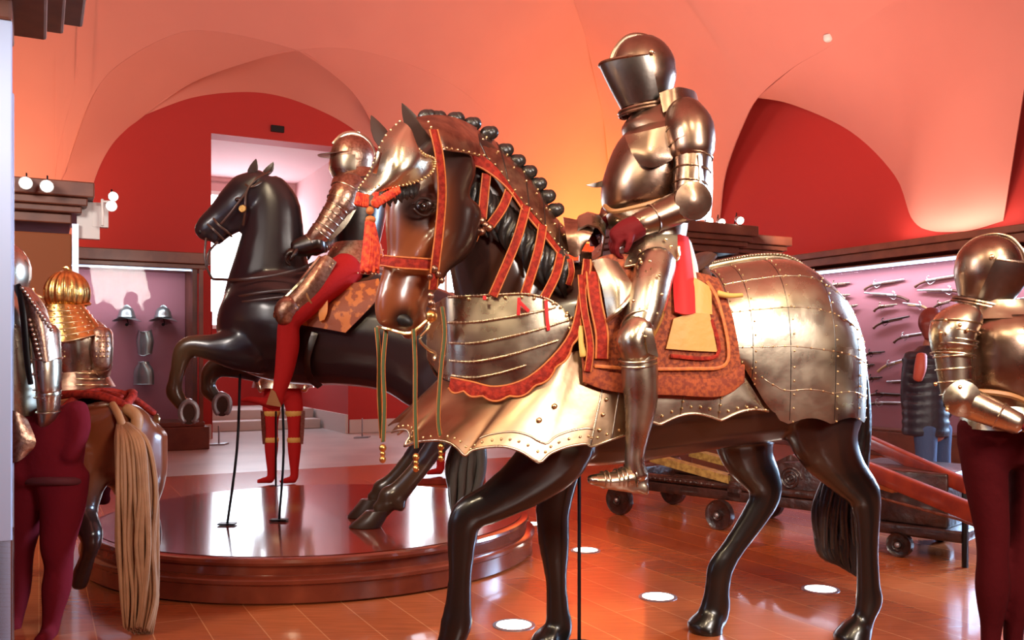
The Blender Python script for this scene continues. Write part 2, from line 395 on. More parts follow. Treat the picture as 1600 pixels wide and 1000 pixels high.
cols = [column(p, 'G') for p in low]; m.grid([[c[i] for c in cols] for i in range(27)])
struct(m.build('ceiling_vault_right', VAULT, thick=.02))
m = Mesh()
bot = dseq([(1185, 152), (1240, 163), (1330, 205), (1400, 275), (1432, 350)], 'G', [.3, .1, 0, 0, 0])+dseq([(1500, 360), (1568, 350), (1570, 290), (1580, 220), (1602, 130), (1640, 50)], 'G', [.05, 0, .05, .12, .22, .4])
patch(m, [G1[4]]+G1[5:], dseq([(1185, 152), (1240, 163), (1330, 205), (1400, 275), (1432, 350), (1500, 362), (1568, 345)], 'G', [.5, .12, 0, 0, 0, .04, 0]), 60, 16)
struct(m.build('ceiling_cell_right', VAULT, thick=.02))
m = Mesh()
patch(m, [G1[-1]]+dseq([(1630, 40), (1600, 130), (1580, 220), (1572, 290), (1568, 345)], 'G', [.5, .25, .12, .05, 0]), [G1[-1]]+dseq([(1610, 80), (1560, 160), (1520, 230), (1500, 290), (1500, 362)], 'G', [.45, .3, .16, .1, .04]), 30, 6)
struct(m.build('ceiling_pier_right', VAULT, thick=.02))
m = Mesh(); m.rb(-8, UW-BA+.3, -6, VW-BA+.3, SZ+BR, SZ+BR+.1); struct(m.build('ceiling', VAULT, smooth=False))
# ---------------------------------------------------------------- plinth
PC = V(((497-800)/F*5.76, 5.76, 0)); PR = 1.31; PZ = .225
t = thing('round_plinth', 'large round stepped plinth of polished red wood carrying the rearing horse', 'plinth', PC)
m = Mesh(); m.lathe(PC, [(PR-.03, PZ-.012), (PR-.02, PZ), (.001, PZ)], 96); m.build('platform_top', PLINW, t, angle=30)
m = Mesh(); m.lathe(PC, [(PR+.03, 0), (PR+.05, .012), (PR+.05, .095), (PR+.062, .105), (PR+.062, .122), (PR+.04, .135), (PR+.012, .14), (PR+.005, .178), (PR+.02, .186), (PR+.026, .2), (PR+.02, .215), (PR-.01, .222), (PR-.03, .2205)], 128); m.build('rim_moulding', PLINE, t, angle=35)
# ---------------------------------------------------------------- recessed floor lamps
for i, (x, y, r, lb) in enumerate([(803, 977, .078, 'recessed floor light nearest the camera, between the front legs of the bay horse'), (915, 860, .075, 'recessed floor light beside the thin black support rod'), (1028, 933, .078, 'recessed floor light left of the far hind hoof of the bay horse'), (1282, 921, .078, 'recessed floor light below the wavy black horse tail'), (832, 819, .07, 'recessed floor light half hidden behind the foreleg at the plinth rim')]):
    Y = CZ*F/(y-H0); c = P(x, y, Y); c.z = 0
    t = thing('floor_light', lb, 'floor light', c, 'recessed floor lights')
    m = Mesh(); m.lathe(c, [(r+.018, 0), (r+.018, .003), (r+.002, .005), (r, .003), (r, 0)], 32); m.build('trim_ring', GREYM, t)
    m = Mesh(); m.lathe(c, [(r, .0005), (r, .0035), (.001, .004)], 32); m.build('lens', LITF, t)
# ---------------------------------------------------------------- cases
def cornice(m, u0, u1, v0, v1, z0, z1, ov=.14, steps=3):
    h = (z1-z0)
    prof = [(0.0, 0, .25), (.45, .25, .42), (.7, .42, .62), (1.0, .62, 1.0)]
    for k, a, b in prof: m.rb(u0-ov*k, u1+ov*k, v0-ov*k, v1+ov*k, z0+h*a, z0+h*b)
# right gun cabinet along the right wall
t = thing('gun_display_case', 'long wall display case with mauve back panel full of antique firearms', 'display case', R(9.3, 6, 0))
m = Mesh(); m.rb(9.50, 9.54, -1, 13.4, .33, 2.36); m.build('back_panel', MAUVE, t, smooth=False)
m = Mesh(); m.rb(9.18, 9.54, -1, 13.4, 2.36, 2.38).rb(9.12, 9.54, -1, 13.45, 2.42, 2.52).rb(9.06, 9.54, -1, 13.5, 2.52, 2.60); m.build('cornice', WOODC, t, smooth=False, bevel=.008)
m = Mesh(); m.rb(9.2, 9.54, -1, 13.4, 0, .30); m.rb(9.24, 9.54, -1, 13.4, .30, .33); m.build('base', WOODC, t, smooth=False, bevel=.008)
m = Mesh(); m.rb(9.22, 9.26, -1, 13.35, 2.325, 2.355); m.build('light_strip', STRIP, t, smooth=False)
m = Mesh(); m.rb(9.21, 9.216, -1, 13.35, .33, 2.325); m.build('glass_front', GLASS, t, smooth=False)
m = Mesh(); m.rb(9.21, 9.5, 13.35, 13.4, .33, 2.36); m.build('frame_post', WOODC, t, smooth=False)
# left vitrine
t = thing('armour_display_case', 'wall display case with mauve back panel holding two helmets and two breastplates', 'display case', R(.3, 13.3, 0))
m = Mesh(); m.rb(-1.8, 1.85, 13.30, 13.36, 0.36, 2.38); m.build('back_panel', MAUVE, t, smooth=False)
m = Mesh(); m.rb(-1.9, 1.97, 12.55, 14.05, 2.38, 2.44).rb(-1.95, 2.02, 12.50, 14.05, 2.44, 2.59); m.build('cornice', WOODC, t, smooth=False, bevel=.01)
m = Mesh(); m.rb(-1.9, 2.0, 12.5, 14.05, 0, .30).rb(-1.86, 1.95, 12.55, 14.05, .30, .36); m.build('base', WOODC, t, smooth=False, bevel=.01)
m = Mesh(); m.rb(1.80, 1.86, 12.6, 14.0, .36, 2.38).rb(1.88, 1.93, 12.56, 12.6, .36, 2.38); m.build('frame_post', WOODC, t, smooth=False)
m = Mesh(); m.rb(-1.8, 1.8, 12.70, 12.74, 2.365, 2.378); m.build('light_strip', STRIP, t, smooth=False)
m = Mesh(); m.rb(-1.85, 1.9, 12.58, 12.586, .36, 2.38); m.build('glass_front', GLASS, t, smooth=False)
# left wooden case (middle distance), placed by its right edge
def case_at(x, Y, w, d, lb, name, lowz=0., glass=True, h=2.2):
    """front right corner of the body at pixel x, depth Y, aligned with the room"""
    q = P(x, 560, Y); u1 = q.x*CA+q.y*SA; v0 = -q.x*SA+q.y*CA
    t = thing(name, lb, 'display case', R(u1-w/2, v0+d/2, 0))
    m = Mesh(); m.rb(u1-w, u1, v0, v0+d, lowz, h); return t, m, u1, v0
t, m, u1, v0 = case_at(112, 7.3, 1.1, .8, 'brown wooden case with heavy cornice and spotlights behind the gilt helmet', 'wooden_display_case')
m.build('body', mat('amber_case_wood', (.22, .065, .02), .6, spec=.2), t, smooth=False, bevel=.01)
m = Mesh(); cornice(m, u1-1.1, u1, v0, v0+.8, 2.28, 2.60, .16); m.build('cornice', WOODC, t, smooth=False, bevel=.01)
m = Mesh(); m.rb(u1+.002, u1+.05, v0-.02, v0+.02, .3, 2.28); m.build('edge_profile', ALU, t, smooth=False)
# centre right case
t, m, u1, v0 = case_at(1155, 9.4, .62, .8, 'tall brown wooden case with cornice behind the horse rump cover', 'wooden_display_case')
m.build('body', WOODC, t, smooth=False, bevel=.01)
m = Mesh(); cornice(m, u1-1.1, u1+.0, v0, v0+.9, 2.28, 2.56, .14); cornice(m, u1, u1+.62, v0+.12, v0+.9, 2.24, 2.5, .12); m.build('cornice', WOODC, t, smooth=False, bevel=.01)
m = Mesh(); m.rb(u1, u1+.58, v0+.15, v0+.16, .6, 2.24); m.build('glass_side', GLASS, t, smooth=False)
m = Mesh(); m.rb(u1+.54, u1+.6, v0+.14, v0+.2, .0, 2.24); m.rb(u1, u1+.6, v0+.14, v0+.9, 0, .6); m.rb(u1, u1+.6, v0+.8, v0+.9, .6, 2.24); m.build('frame_post', WOODC, t, smooth=False)
m = Mesh(); m.rb(u1+.02, u1+.54, v0+.3, v0+.36, 2.15, 2.2); m.build('light_strip', STRIP, t, smooth=False)  # glowing bar stands in for the blue strip reflected in the glass
CR = (u1, v0)
# near left case
t, m, u1, v0 = case_at(19, 3.5, .9, .35, 'nearest display case at the left edge with pale metal frame and wooden cornice', 'glass_display_case', h=2.4)
m = Mesh(); m.rb(u1-.05, u1, v0, v0+.05, .0, 2.5).rb(u1-.9, u1-.85, v0, v0+.05, .0, 2.3).rb(u1-.05, u1, v0+.30, v0+.35, 0, 2.3)
m.build('frame_post', ALU, t, smooth=False, bevel=.005)
m = Mesh(); m.rb(u1-.9, u1, v0, v0+.35, 0, .5); m.build('base', WOODC, t, smooth=False)
m = Mesh(); m.rb(u1-.85, u1-.05, v0+.02, v0+.06, .5, 2.5); m.build('metal_panel', ALU, t, smooth=False)
m = Mesh(); cornice(m, u1-.9, u1, v0, v0+.35, 2.50, 2.85, .27); m.build('cornice', WOODC, t, smooth=False, bevel=.012)
m = Mesh(); m.rb(u1-.9, u1+.1, v0-.45, v0+.1, 2.62, 2.9); m.build('canopy_moulding', WOODC, t, smooth=False, bevel=.012)
# ---------------------------------------------------------------- spotlights
def spot(x, y, Y, d, lb, r=.035, grp=None):
    c = P(x, y, Y); d = V(d).normalized()
    t = thing('spotlight', lb, 'spotlight', c-V((0, 0, .05)), grp)
    m = Mesh(); m.lathe(c-d*.09, [(r*.5, 0), (r*.8, .02), (r, .05), (r*1.12, .085), (r*1.12, .09), (r*.9, .088)], 16, d); m.build('lamp_housing', GREYM, t)
    m = Mesh(); m.lathe(c-d*.09, [(r*.95, .086), (r*.9, .094), (.001, .098)], 16, d); m.build('bulb', LIT, t)
    m = Mesh(); m.wire([c-d*.08, c-d*.08+V((0, 0, .06)), c-d*.12-V((0, 0, .06))], .006); m.build('bracket', BLACK, t)
spot(40, 286, 6.9, (.35, -.8, -.35), 'leftmost lit spotlight on the cornice behind the gilt helmet', .045, 'spotlights on the left case')
spot(73, 291, 6.9, (.35, -.8, -.4), 'second lit spotlight on the cornice, just left of the pale vault rib', .045, 'spotlights on the left case')
spot(177, 307, 7.3, (.5, -.8, -.1), 'upper of the two lit spotlights on the white wall bracket', .035, 'bracket spotlights')
spot(174, 322, 7.3, (.3, -.8, -.3), 'lower of the two lit spotlights on the white wall bracket', .04, 'bracket spotlights')
m = Mesh(); a, b = P(120, 372, 7.35), P(158, 318, 7.35); m.box(a, (.15, .08, 0), (-.03, .06, 0), (0, 0, .30)); m.box(a+V((.1, .05, .1)), (.11, .055, 0), (-.03, .06, 0), (0, 0, .20)); m.tube([(P(160, 352, 7.3), .012, .012), (P(160, 312, 7.3), .012, .012)]); m.tube([(P(160, 315, 7.3), .01, .01), (P(176, 315, 7.32), .01, .01)])
tag(m.build('lamp_bracket', PLAST, smooth=False, bevel=.01), 'white angular lamp bracket on the side of the left wooden case', 'bracket')
for i, (x, y) in enumerate([(1109, 346), (1128, 348), (1157, 345)]):
    spot(x, y, 9.2, (.25, -.8, -.35), ['leftmost of three lit spotlights on the case cornice right of the seated knight', 'middle of three lit spotlights on the case cornice right of the seated knight', 'rightmost of three lit spotlights on the case cornice right of the seated knight'][i], .038, 'spotlights on the right case')
# vent, detector
q = onwall(433, 202, 'W'); m = Mesh(); m.rb(q[0]-.1, q[0]+.1, VW-.05, VW, q[2]-.05, q[2]+.05)
tag(m.build('sensor_box', BLACK, smooth=False, bevel=.008), 'small black box on the red wall above the window niche', 'sensor')
q = R(*hit(1294, 58, 'G')); m = Mesh(); m.lathe(q-V((0, 0, .03)), [(.001, -.03), (.03, -.028), (.055, -.01), (.06, .02), (.06, .05)], 20); 
tag(m.build('smoke_detector', PLAST), 'small round white smoke detector on the salmon vault', 'smoke detector')
# stanchion posts
for x, y, h, lb in [(342, 695, 29, 'short metal floor stand beside the left display case base'), (566, 684, 30, 'short metal floor stand in front of the back wall, left of the hanging green braids')]:
    Y = CZ*F/(y-H0); c = P(x, y, Y); c.z = 0; k = Y/F; u = V((CA, SA, 0))
    m = Mesh(); m.box(c-u*12*k-V((0, .1, 0)), u*24*k, (0, .2, 0), (0, 0, .02)); m.wire([c, c+V((0, 0, h*k))], .012)
    tag(m.build('floor_stand', GREYM), lb, 'stand')
# ================================================================ horses
def hoof(m, fr, x, y, l, r, h, dirx=-1, tilt=0):
    """hoof whose coronet sits at pixel (x,y); spreads to the ground"""
    k = fr.sc(x, l)
    fr.limb(m, [(x, y, l, r*.92, r*k*.95), (x+dirx*r*.25, y+h*.5, l, r*1.1, r*k*1.1), (x+dirx*r*.42, y+h, l, r*1.32, r*k*1.25)], 14, 3)
def ear(m, base, tip, side, w, openv):
    b, t = V(base), V(tip); ax = t-b; L = ax.length; rings = []
    sd = V(side).normalized(); op = V(openv).normalized()
    for i, (q, ww) in enumerate([(0, .6), (.15, .85), (.35, 1), (.6, .82), (.8, .5), (.93, .22), (1, .03)]):
        c = b+ax*q; rr = []
        for k in range(10):
            a = 2*math.pi*k/10; x_, y_ = math.cos(a), math.sin(a)
            rr.append(c+sd*(x_*w*ww)+op*((y_*w*.45-(.35*w*(1-abs(x_)) if y_ > 0 else 0))*ww))
        rings.append(rr)
    m.loft(rings)
def smooth01(a, b, x): t = min(1, max(0, (x-a)/(b-a))); return t*t*(3-2*t)
def mix3(a, b, t): return tuple(lerp(p, q, t) for p, q in zip(a, b))
# ---------------------------------------------------------------- front horse
FH = Frame(P(1050, 560, 3.83), V((-.984, -.177, 0)))
k = 1
b_ = Mesh()
# trunk: x, ytop, ybot, halfwidth
def trunk(m, fr, st, n=20):
    rings = []
    for x, yt, yb, w in cat(st, 5):
        c = fr.p(x, (yt+yb)/2, 0); sc_ = c.y/F; h = (yb-yt)/2*sc_
        rings.append([c+fr.l*(w*math.cos(2*math.pi*q/n))+V((0, 0, h*math.sin(2*math.pi*q/n)*(1 if math.sin(2*math.pi*q/n) > 0 else 1))) for q in range(n)])
    m.loft(rings)
trunk(b_, FH, [(1322, 510, 600, .06), (1308, 475, 640, .17), (1275, 445, 680, .255), (1220, 422, 690, .275), (1140, 432, 700, .28), (1060, 440, 712, .285), (980, 430, 724, .28), (910, 405, 728, .25), (850, 420, 715, .22), (800, 450, 690, .19), (768, 500, 650, .13), (755, 540, 610, .06)])
FH.limb(b_, [(850, 545, .0, 110, .19), (812, 470, .0, 100, .16), (786, 400, .01, 88, .135), (766, 335, .03, 76, .12), (735, 275, .07, 64, .10), (700, 235, .10, 50, .085)], 16)
# head (turned to the viewer)
HD = Frame(P(655, 400, 3.36), V((-.80, -.60, 0)))
HD.limb(b_, [(705, 250, .0, 48, .10), (680, 290, .0, 62, .115), (672, 335, .0, 74, .12), (662, 375, .0, 66, .11), (650, 415, .0, 52, .085), (634, 450, .0, 45, .075), (624, 480, .0, 42, .075), (620, 503, .0, 35, .06)], 16)
HD.limb(b_, [(716, 330, .02, 38, .10), (708, 375, .02, 36, .09), (690, 405, .02, 22, .07)], 12)      # jaw
HD.limb(b_, [(645, 480, 0, 20, .05), (650, 505, 0, 17, .045), (636, 520, 0, 14, .04)], 10)           # chin
b_.ell(HD.p(668, 320, .105), (.035, .035, .03))   # brow
# legs
HD.limb(b_, [(694, 350, .10, 9, .02), (676, 372, .105, 10, .025), (656, 402, .085, 9, .02)], 8)
NL, FL = .13, -.12
FH.limb(b_, [(862, 640, .12, 78, .12), (868, 700, .13, 62, .10), (830, 745, .13, 46, .075), (770, 785, .13, 33, .055), (730, 806, .13, 28, .047), (722, 845, .13, 24, .04), (719, 900, .13, 19.5, .034), (716, 945, .13, 22, .036), (713, 975, .13, 26, .042), (704, 1005, .13, 22, .04), (700, 1022, .13, 25, .05)])
FH.limb(b_, [(880, 690, FL, 50, .08), (872, 745, FL, 34, .06), (864, 800, FL, 28, .047), (866, 850, FL, 25, .044), (869, 905, FL, 18, .034), (871, 950, FL, 19, .034), (873, 980, FL, 23, .04), (866, 1005, FL, 20, .038), (862, 1015, FL, 23, .045)])
FH.limb(b_, [(1270, 560, .10, 84, .14), (1282, 630, .12, 74, .12), (1290, 690, .13, 56, .10), (1318, 735, .13, 38, .07), (1348, 770, .13, 29, .05), (1354, 800, .13, 24, .04), (1355, 860, .13, 18.5, .034), (1357, 915, .13, 20, .036), (1358, 938, .13, 23, .04), (1350, 965, .13, 18, .036), (1342, 988, .13, 22, .044)])
FH.limb(b_, [(1366, 762, .13, 12, .03), (1352, 790, .13, 16, .03), (1356, 830, .13, 14, .03)])          # point of hock
FH.limb(b_, [(1185, 590, -.12, 74, .12), (1165, 660, -.13, 60, .10), (1168, 710, -.13, 44, .08), (1190, 748, -.13, 32, .055), (1196, 775, -.13, 26, .045), (1176, 812, -.13, 22, .038), (1146, 856, -.13, 19, .034), (1126, 888, -.13, 22, .038), (1121, 920, -.13, 21, .038), (1118, 948, -.13, 25, .042), (1112, 968, -.13, 26, .045)])
FH.limb(b_, [(1212, 752, -.13, 12, .03), (1200, 775, -.13, 16, .03)])
for (x, y, l) in ((700, 1016, .13), (862, 1008, FL), (1341, 980, .13), (1112, 966, -.13)):
    hz = FH.p(x, y, l).z
    kk = FH.sc(x, l); hoof(b_, FH, x, y, l, 24, hz/kk-2)
# eye socket shade / nostril dents are painted + added below
bay = thing('armoured_horse', 'life-size bay horse figure in steel and red leather barding, nearest the camera', 'horse figure', FH.p(1030, 560, 0)*1.0)
bay.location.z = 0
body = b_.build('body', HORSE, bay, remesh=.0125, iters=5)
NOS = HD.p(631, 500, .065); EYP = HD.p(655, 318, .11)
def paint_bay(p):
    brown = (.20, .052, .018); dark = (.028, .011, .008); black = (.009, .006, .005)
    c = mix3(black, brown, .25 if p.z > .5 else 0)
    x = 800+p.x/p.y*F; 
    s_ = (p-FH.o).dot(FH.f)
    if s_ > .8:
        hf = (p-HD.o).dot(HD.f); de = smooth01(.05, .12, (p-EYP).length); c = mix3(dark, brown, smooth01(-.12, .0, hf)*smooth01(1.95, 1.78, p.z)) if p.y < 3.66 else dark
        c = mix3(dark, c, de)  # shade of the eye socket painted as darker coat
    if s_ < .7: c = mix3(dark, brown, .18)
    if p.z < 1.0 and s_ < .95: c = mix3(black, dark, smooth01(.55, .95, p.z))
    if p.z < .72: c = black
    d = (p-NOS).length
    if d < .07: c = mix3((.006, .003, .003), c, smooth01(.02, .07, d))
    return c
paint(body, paint_bay)
m = Mesh(); e = HD.p(660, 323, .118); m.ell(e, (.021, .018, .019)); m.build('eye', EYE, bay)
m = Mesh(); m.wire([HD.p(x, y, .13) for x, y in ((646, 318), (655, 310), (668, 311), (677, 321))], .006, sm=3); m.wire([HD.p(x, y, .128) for x, y in ((646, 326), (656, 335), (668, 336), (677, 328))], .005, sm=3); m.build('eyelid', mat('dark_lid', (.03, .012, .008), .35), bay)
m = Mesh(); M_ = Matrix.Rotation(.5, 3, 'Y'); m.ell(HD.p(631, 500, .058), (.036, .018, .022), M_); m.build('nostril', mat('nostril_dark', (.004, .003, .003), .5), bay)
m = Mesh(); ear(m, FH.p(668, 236, .24), FH.p(628, 161, .26), (1, -.2, .2), .040, (-.55, -.75, .1)); m.build('ear', mat('ear_dark', (.045, .022, .016), .35, coat=.4), bay)
m = Mesh(); ear(m, FH.p(608, 236, .12), FH.p(580, 180, .10), (.9, .3, .2), .036, (-.7, -.7, .1)); m.build('ear', MATS['ear_dark'], bay)
# mane: strands hanging on the near side of the neck + braided knobs on the crest
m = Mesh()
for i in range(24):
    t_ = i/23; x0 = lerp(735, 880, t_); y0 = lerp(262, 392, t_)+8*math.sin(t_*3)
    L = lerp(90, 60, t_)+random.uniform(-12, 18); l0 = lerp(.135, .17, t_)
    m.tube([(FH.p(x0, y0, l0-.02), .012, .016), (FH.p(x0+8+3*math.sin(i), y0+L*.35, l0+.025), .014, .020), (FH.p(x0+2+4*math.sin(i*2.1), y0+L*.7, l0+.03), .012, .018), (FH.p(x0+12+5*math.sin(i*1.3), y0+L, l0+.02), .004, .005)], FH.l, 8, 4)
m.build('mane', HAIR, bay)
m = Mesh()
for x, y in ((668, 166), (684, 168), (712, 170), (738, 178), (765, 192), (789, 219), (808, 236), (826, 253), (841, 272), (855, 291), (868, 312)):
    c = FH.p(x, y+5, .02+.08*(860-x)/200); c = c-V((.004, 0, .030)); m.ell(c, (.036, .03, .030)); m.ell(c+V((.016, 0, .004)), (.025, .026, .026))
m.build('mane_knob', HAIR, bay)
# tail
m = Mesh()
for i in range(16):
    a = i/15-.5; ph = i*1.7; off = a*70
    m.tube([(FH.p(1342+a*6, 560, -.01+.02*math.sin(ph)), .02, .02), (FH.p(1338+off*.4, 650, -.06), .03, .026), (FH.p(1322+off*.7, 740, -.09+.03*math.sin(ph)), .03, .028), (FH.p(1308+off*.9+6*math.sin(ph), 800, -.09+.03*math.sin(ph)), .028, .026), (FH.p(1312+off*.9+7*math.sin(ph+1), 860, -.08), .022, .02), (FH.p(1322+off*.5, 890+22*a, -.07), .006, .006)], FH.l, 8, 5)
m.build('tail', HAIR, bay)
# ---- crupper: plates over the rump (both sides), stations along the body
def crupper(m, frm, st, n=36, lo=-1., hi=1.):
    pass
def arcpt(fr, x, yt, yb, w, a):
    """a in [-1,1]: 0 = top, +1 near side bottom, -1 far side bottom"""
    c = fr.p(x, yb, 0); h = (yb-yt)*c.y/F
    th = a*math.pi/2
    ex = .85
    sn, cs = math.sin(th), math.cos(th)
    return c+fr.l*(w*math.copysign(abs(sn)**ex, sn))+V((0, 0, h*abs(cs)**ex))
ST = [(1096, 424, 560, .295), (1120, 418, 560, .305), (1150, 412, 560, .31), (1185, 407, 560, .315), (1225, 408, 565, .318), (1254, 424, 568, .31), (1280, 446, 572, .285), (1302, 476, 578, .24), (1318, 510, 582, .17), (1327, 545, 590, .09)]
def hem(a, t):  # extra drop below the arc end, pixels
    return 0
rows = []; NA = 48
stc = cat(ST, 6)
for q in range(len(stc)):
    x, yt, yb, w = stc[q]; t_ = q/(len(stc)-1); r = []
    # arc part then a vertical skirt to the scalloped hem
    hemy = 655-9*abs(math.sin((x-1180)/62*math.pi))*1.0 + (18 if 1150 < x < 1160 else 0)
    if x < 1165: hemy = lerp(560, 640, smooth01(1100, 1165, x))
    hemy = max(hemy, yb+3)
    for i in range(NA+1):
        a = -1+2*i/NA; r.append(arcpt(FH, x, yt, yb, w, a))
    sk = []
    for j in range(1, 7):
        p1 = FH.p(x, lerp(yb, hemy, j/6), 0)+FH.l*(w*(1-.04*(j/6)**2)); sk.append(p1)
    r = [FH.mir(p_) for p_ in reversed(sk)]+r+sk; rows.append(r)
m = Mesh(); m.grid(rows); cr = m.build('rump_armour', STEEL, bay, thick=.006)
# seams, rope ridges and rivets on it
def surf(fx, a, out=.006):
    """fx = station coordinate 0..1, a arc coordinate (skirt continues past 1 up to 1.4)"""
    i = fx*(len(rows)-1); i0 = min(int(i), len(rows)-2); tt = i-i0
    n0 = 6; tot = len(rows[0])-1
    j = (a+1)/2*NA+n0 if a <= 1 else n0+NA+(a-1)/.4*6
    j = min(max(j, 0), tot-1e-4); j0 = int(j); tj = j-j0
    g = lambda A, B: rows[A][B]
    p_ = g(i0, j0).lerp(g(i0+1, j0), tt).lerp(g(i0, j0+1).lerp(g(i0+1, j0+1), tt), tj)
    nrm = (g(i0+1, j0)-g(i0, j0)).cross(g(i0, j0+1)-g(i0, j0))
    if nrm.length < 1e-9: nrm = V((0, 0, 1))
    nrm.normalize(); c = FH.p(1200, 600, 0)
    if nrm.dot(p_-c) < 0: nrm = -nrm
    return p_+nrm*out
m = Mesh()
for fx in (.02, .14, .32, .52, .70, .86):
    m.wire([surf(fx, lerp(-1.38, 1.38, i/50), .001) for i in range(51)], .0030)
onto(m, LAST['p'], DSTEEL)
m = Mesh()
for a in (.45, .72, .95, 1.2):
    for sg in (1, -1):
        m.wire([surf(i/40, a*sg, .003) for i in range(1 if a < 1 else 8, 40)] if sg > 0 else [FH.mir(surf(i/40, a, .003)) for i in range(1 if a < 1 else 8, 40)], .0025)
pts = [surf(.02+i/40*.8, 0, .012) for i in range(41)]
m.wire(pts, .012)
for i in range(60):
    p_ = surf(.02+i/60*.78, 0, .024); m.ell(p_, (.011, .02, .008), nu=6, nv=4)
onto(m, LAST['p'], STEEL)
m = Mesh()
for fx in (.035, .155, .335, .535, .715, .875):
    for i in range(16):
        for sg in (1, -1):
            p_ = surf(fx, .12+i*.085, .004); m.ell(p_ if sg > 0 else FH.mir(p_), (.0042,)*3, nu=6, nv=4)
for a in (.45, .72, .95, 1.2):
    for i in range(18): m.ell(surf(.03+i/18*.95, a, .005), (.004,)*3, nu=6, nv=4)
onto(m, LAST['p'], BRASS)
# ---- flank plate (hem scalloped) between saddle cloth and rump
m = Mesh()
top = [(905, 560, .30), (960, 560, .305), (1030, 560, .31), (1100, 560, .31), (1150, 575, .31), (1195, 640, .305)]
hemc = []
for i in range(61):
    x = lerp(905, 1200, i/60); hemc.append((x, 672-20*(x-905)/295-14*abs(math.sin((x-935)/96*math.pi))+(18 if False else 0), .32))
tc = cat(top, 12)
tcs = [tc[int(i/60*(len(tc)-1))] for i in range(61)]
g = []
for j in range(9):
    t_ = j/8; g.append([FH.p(lerp(a[0], b[0], t_), lerp(a[1], b[1], t_), lerp(a[2], b[2], t_)+.008*math.sin(t_*3)) for a, b in zip(tcs, hemc)])
m.grid(g); m.build('flank_armour', STEEL, bay, thick=.005)
mm = Mesh(); mm.grid([[FH.mir(p_) for p_ in r] for r in g]); mm.build('flank_armour', STEEL, bay, thick=.005)
m = Mesh(); m.wire([g[-1][i]+FH.l*.004 for i in range(61)], .005)
for i in (8, 20, 32, 44): m.wire([g[j][i]+FH.l*.004 for j in range(9)], .003)
onto(m, LAST['p'], STEEL)
m = Mesh(); m.rivets([g[7][i]+FH.l*.008 for i in range(2, 60, 3)]+[g[j][i]+FH.l*.008 for i in (8, 20, 32, 44) for j in range(1, 8)], .0055); onto(m, LAST['p'], BRASS)
# ---- flared breast plate
up = cat([(688, 592, .02), (705, 598, .12), (760, 606, .22), (810, 592, .27), (860, 562, .295), (905, 548, .31), (945, 548, .32), (985, 560, .325)], 10)
lo = [(612, 675, .16), (622, 672, .19), (636, 672, .22), (640, 682, .24), (632, 697, .25), (650, 691, .30), (672, 688, .34), (695, 689, .37), (712, 698, .39), (726, 712, .40), (738, 703, .40), (765, 698, .40), (790, 698, .40), (815, 706, .40), (842, 722, .40), (858, 709, .39), (885, 698, .38), (915, 693, .37), (925, 697, .365), (950, 688, .35), (985, 676, .34)]
lo = cat(lo, 4)
N = 70; U_ = [up[int(i/N*(len(up)-1))] for i in range(N+1)]; L_ = []
for i in range(N+1):
    q = i/N*(len(lo)-1); a = int(min(q, len(lo)-2)); L_.append(tuple(lerp(lo[a][z], lo[a+1][z], q-a) for z in range(3)))
g = []
for j in range(13):
    t_ = j/12; cv = t_**1.25
    g.append([FH.p(lerp(a[0], b[0], t_), lerp(a[1], b[1], t_), lerp(a[2], b[2], cv)) for a, b in zip(U_, L_)])
m = Mesh(); m.grid(g); m.build('flared_breast_plate', WARMST, bay, thick=.006)
mm = Mesh(); mm.grid([[FH.mir(p_)+FH.l*.0 for p_ in r] for r in g]); mm.build('flared_breast_plate', WARMST, bay, thick=.006)
m = Mesh(); m.wire([g[-1][i]+FH.l*.005 for i in range(N+1)], .005)
m.wire([g[10][i]+FH.l*.005 for i in range(34, 62)], .004); m.wire([g[j][62]+FH.l*.005 for j in range(13)], .004); m.wire([g[j][67]+FH.l*.005 for j in range(13)], .004)
onto(m, LAST['p'], STEEL)
m = Mesh(); m.rivets([g[11][i]+FH.l*.006 for i in range(2, N, 2)], .0055); m.rivets([g[6][48]+FH.l*.01, g[4][56]+FH.l*.01, g[3][60]+FH.l*.01, g[8][46]+FH.l*.01], .011); m.rivets([g[j][64]+FH.l*.008 for j in range(2, 12, 2)], .008); onto(m, LAST['p'], BRASS)
# ---- lames around the lower neck
ctop = [(668, 488, .0), (688, 470, .10), (706, 463, .17), (760, 461, .235), (815, 459, .27), (850, 466, .28), (875, 478, .285), (892, 496, .29)]
cbot = [(668, 560, .0), (690, 588, .12), (712, 597, .20), (760, 607, .25), (810, 596, .285), (855, 568, .295), (885, 540, .30), (905, 520, .305)]
m = Mesh(); gc = FH.sheet(m, [ctop, [(lerp(a[0], b[0], .5), lerp(a[1], b[1], .5), lerp(a[2], b[2], .5)+.012) for a, b in zip(ctop, cbot)], cbot], 8, 10); m.build('neck_lames', STEEL, bay, thick=.006)
mm = Mesh(); mm.grid([[FH.mir(p_) for p_ in r] for r in gc]); mm.build('neck_lames', STEEL, bay, thick=.006)
m = Mesh()
NR, NCc = len(gc), len(gc[0])
def cpt(i, t_): 
    j = t_*(NR-1); j0 = min(int(j), NR-2); return gc[j0][i].lerp(gc[j0+1][i], j-j0)
def near_l(x, y):
    """lateral offset of the lame surface at a pixel"""
    best = None
    for r_ in gc[::2]:
        for p_ in r_:
            X = 800+p_.x/p_.y*F; Y_ = H0-(p_.z-CZ)/p_.y*F; d = (X-x)**2+(Y_-y)**2
            if best is None or d < best[0]: best = (d, (p_-FH.o).dot(FH.l))
    return best[1]
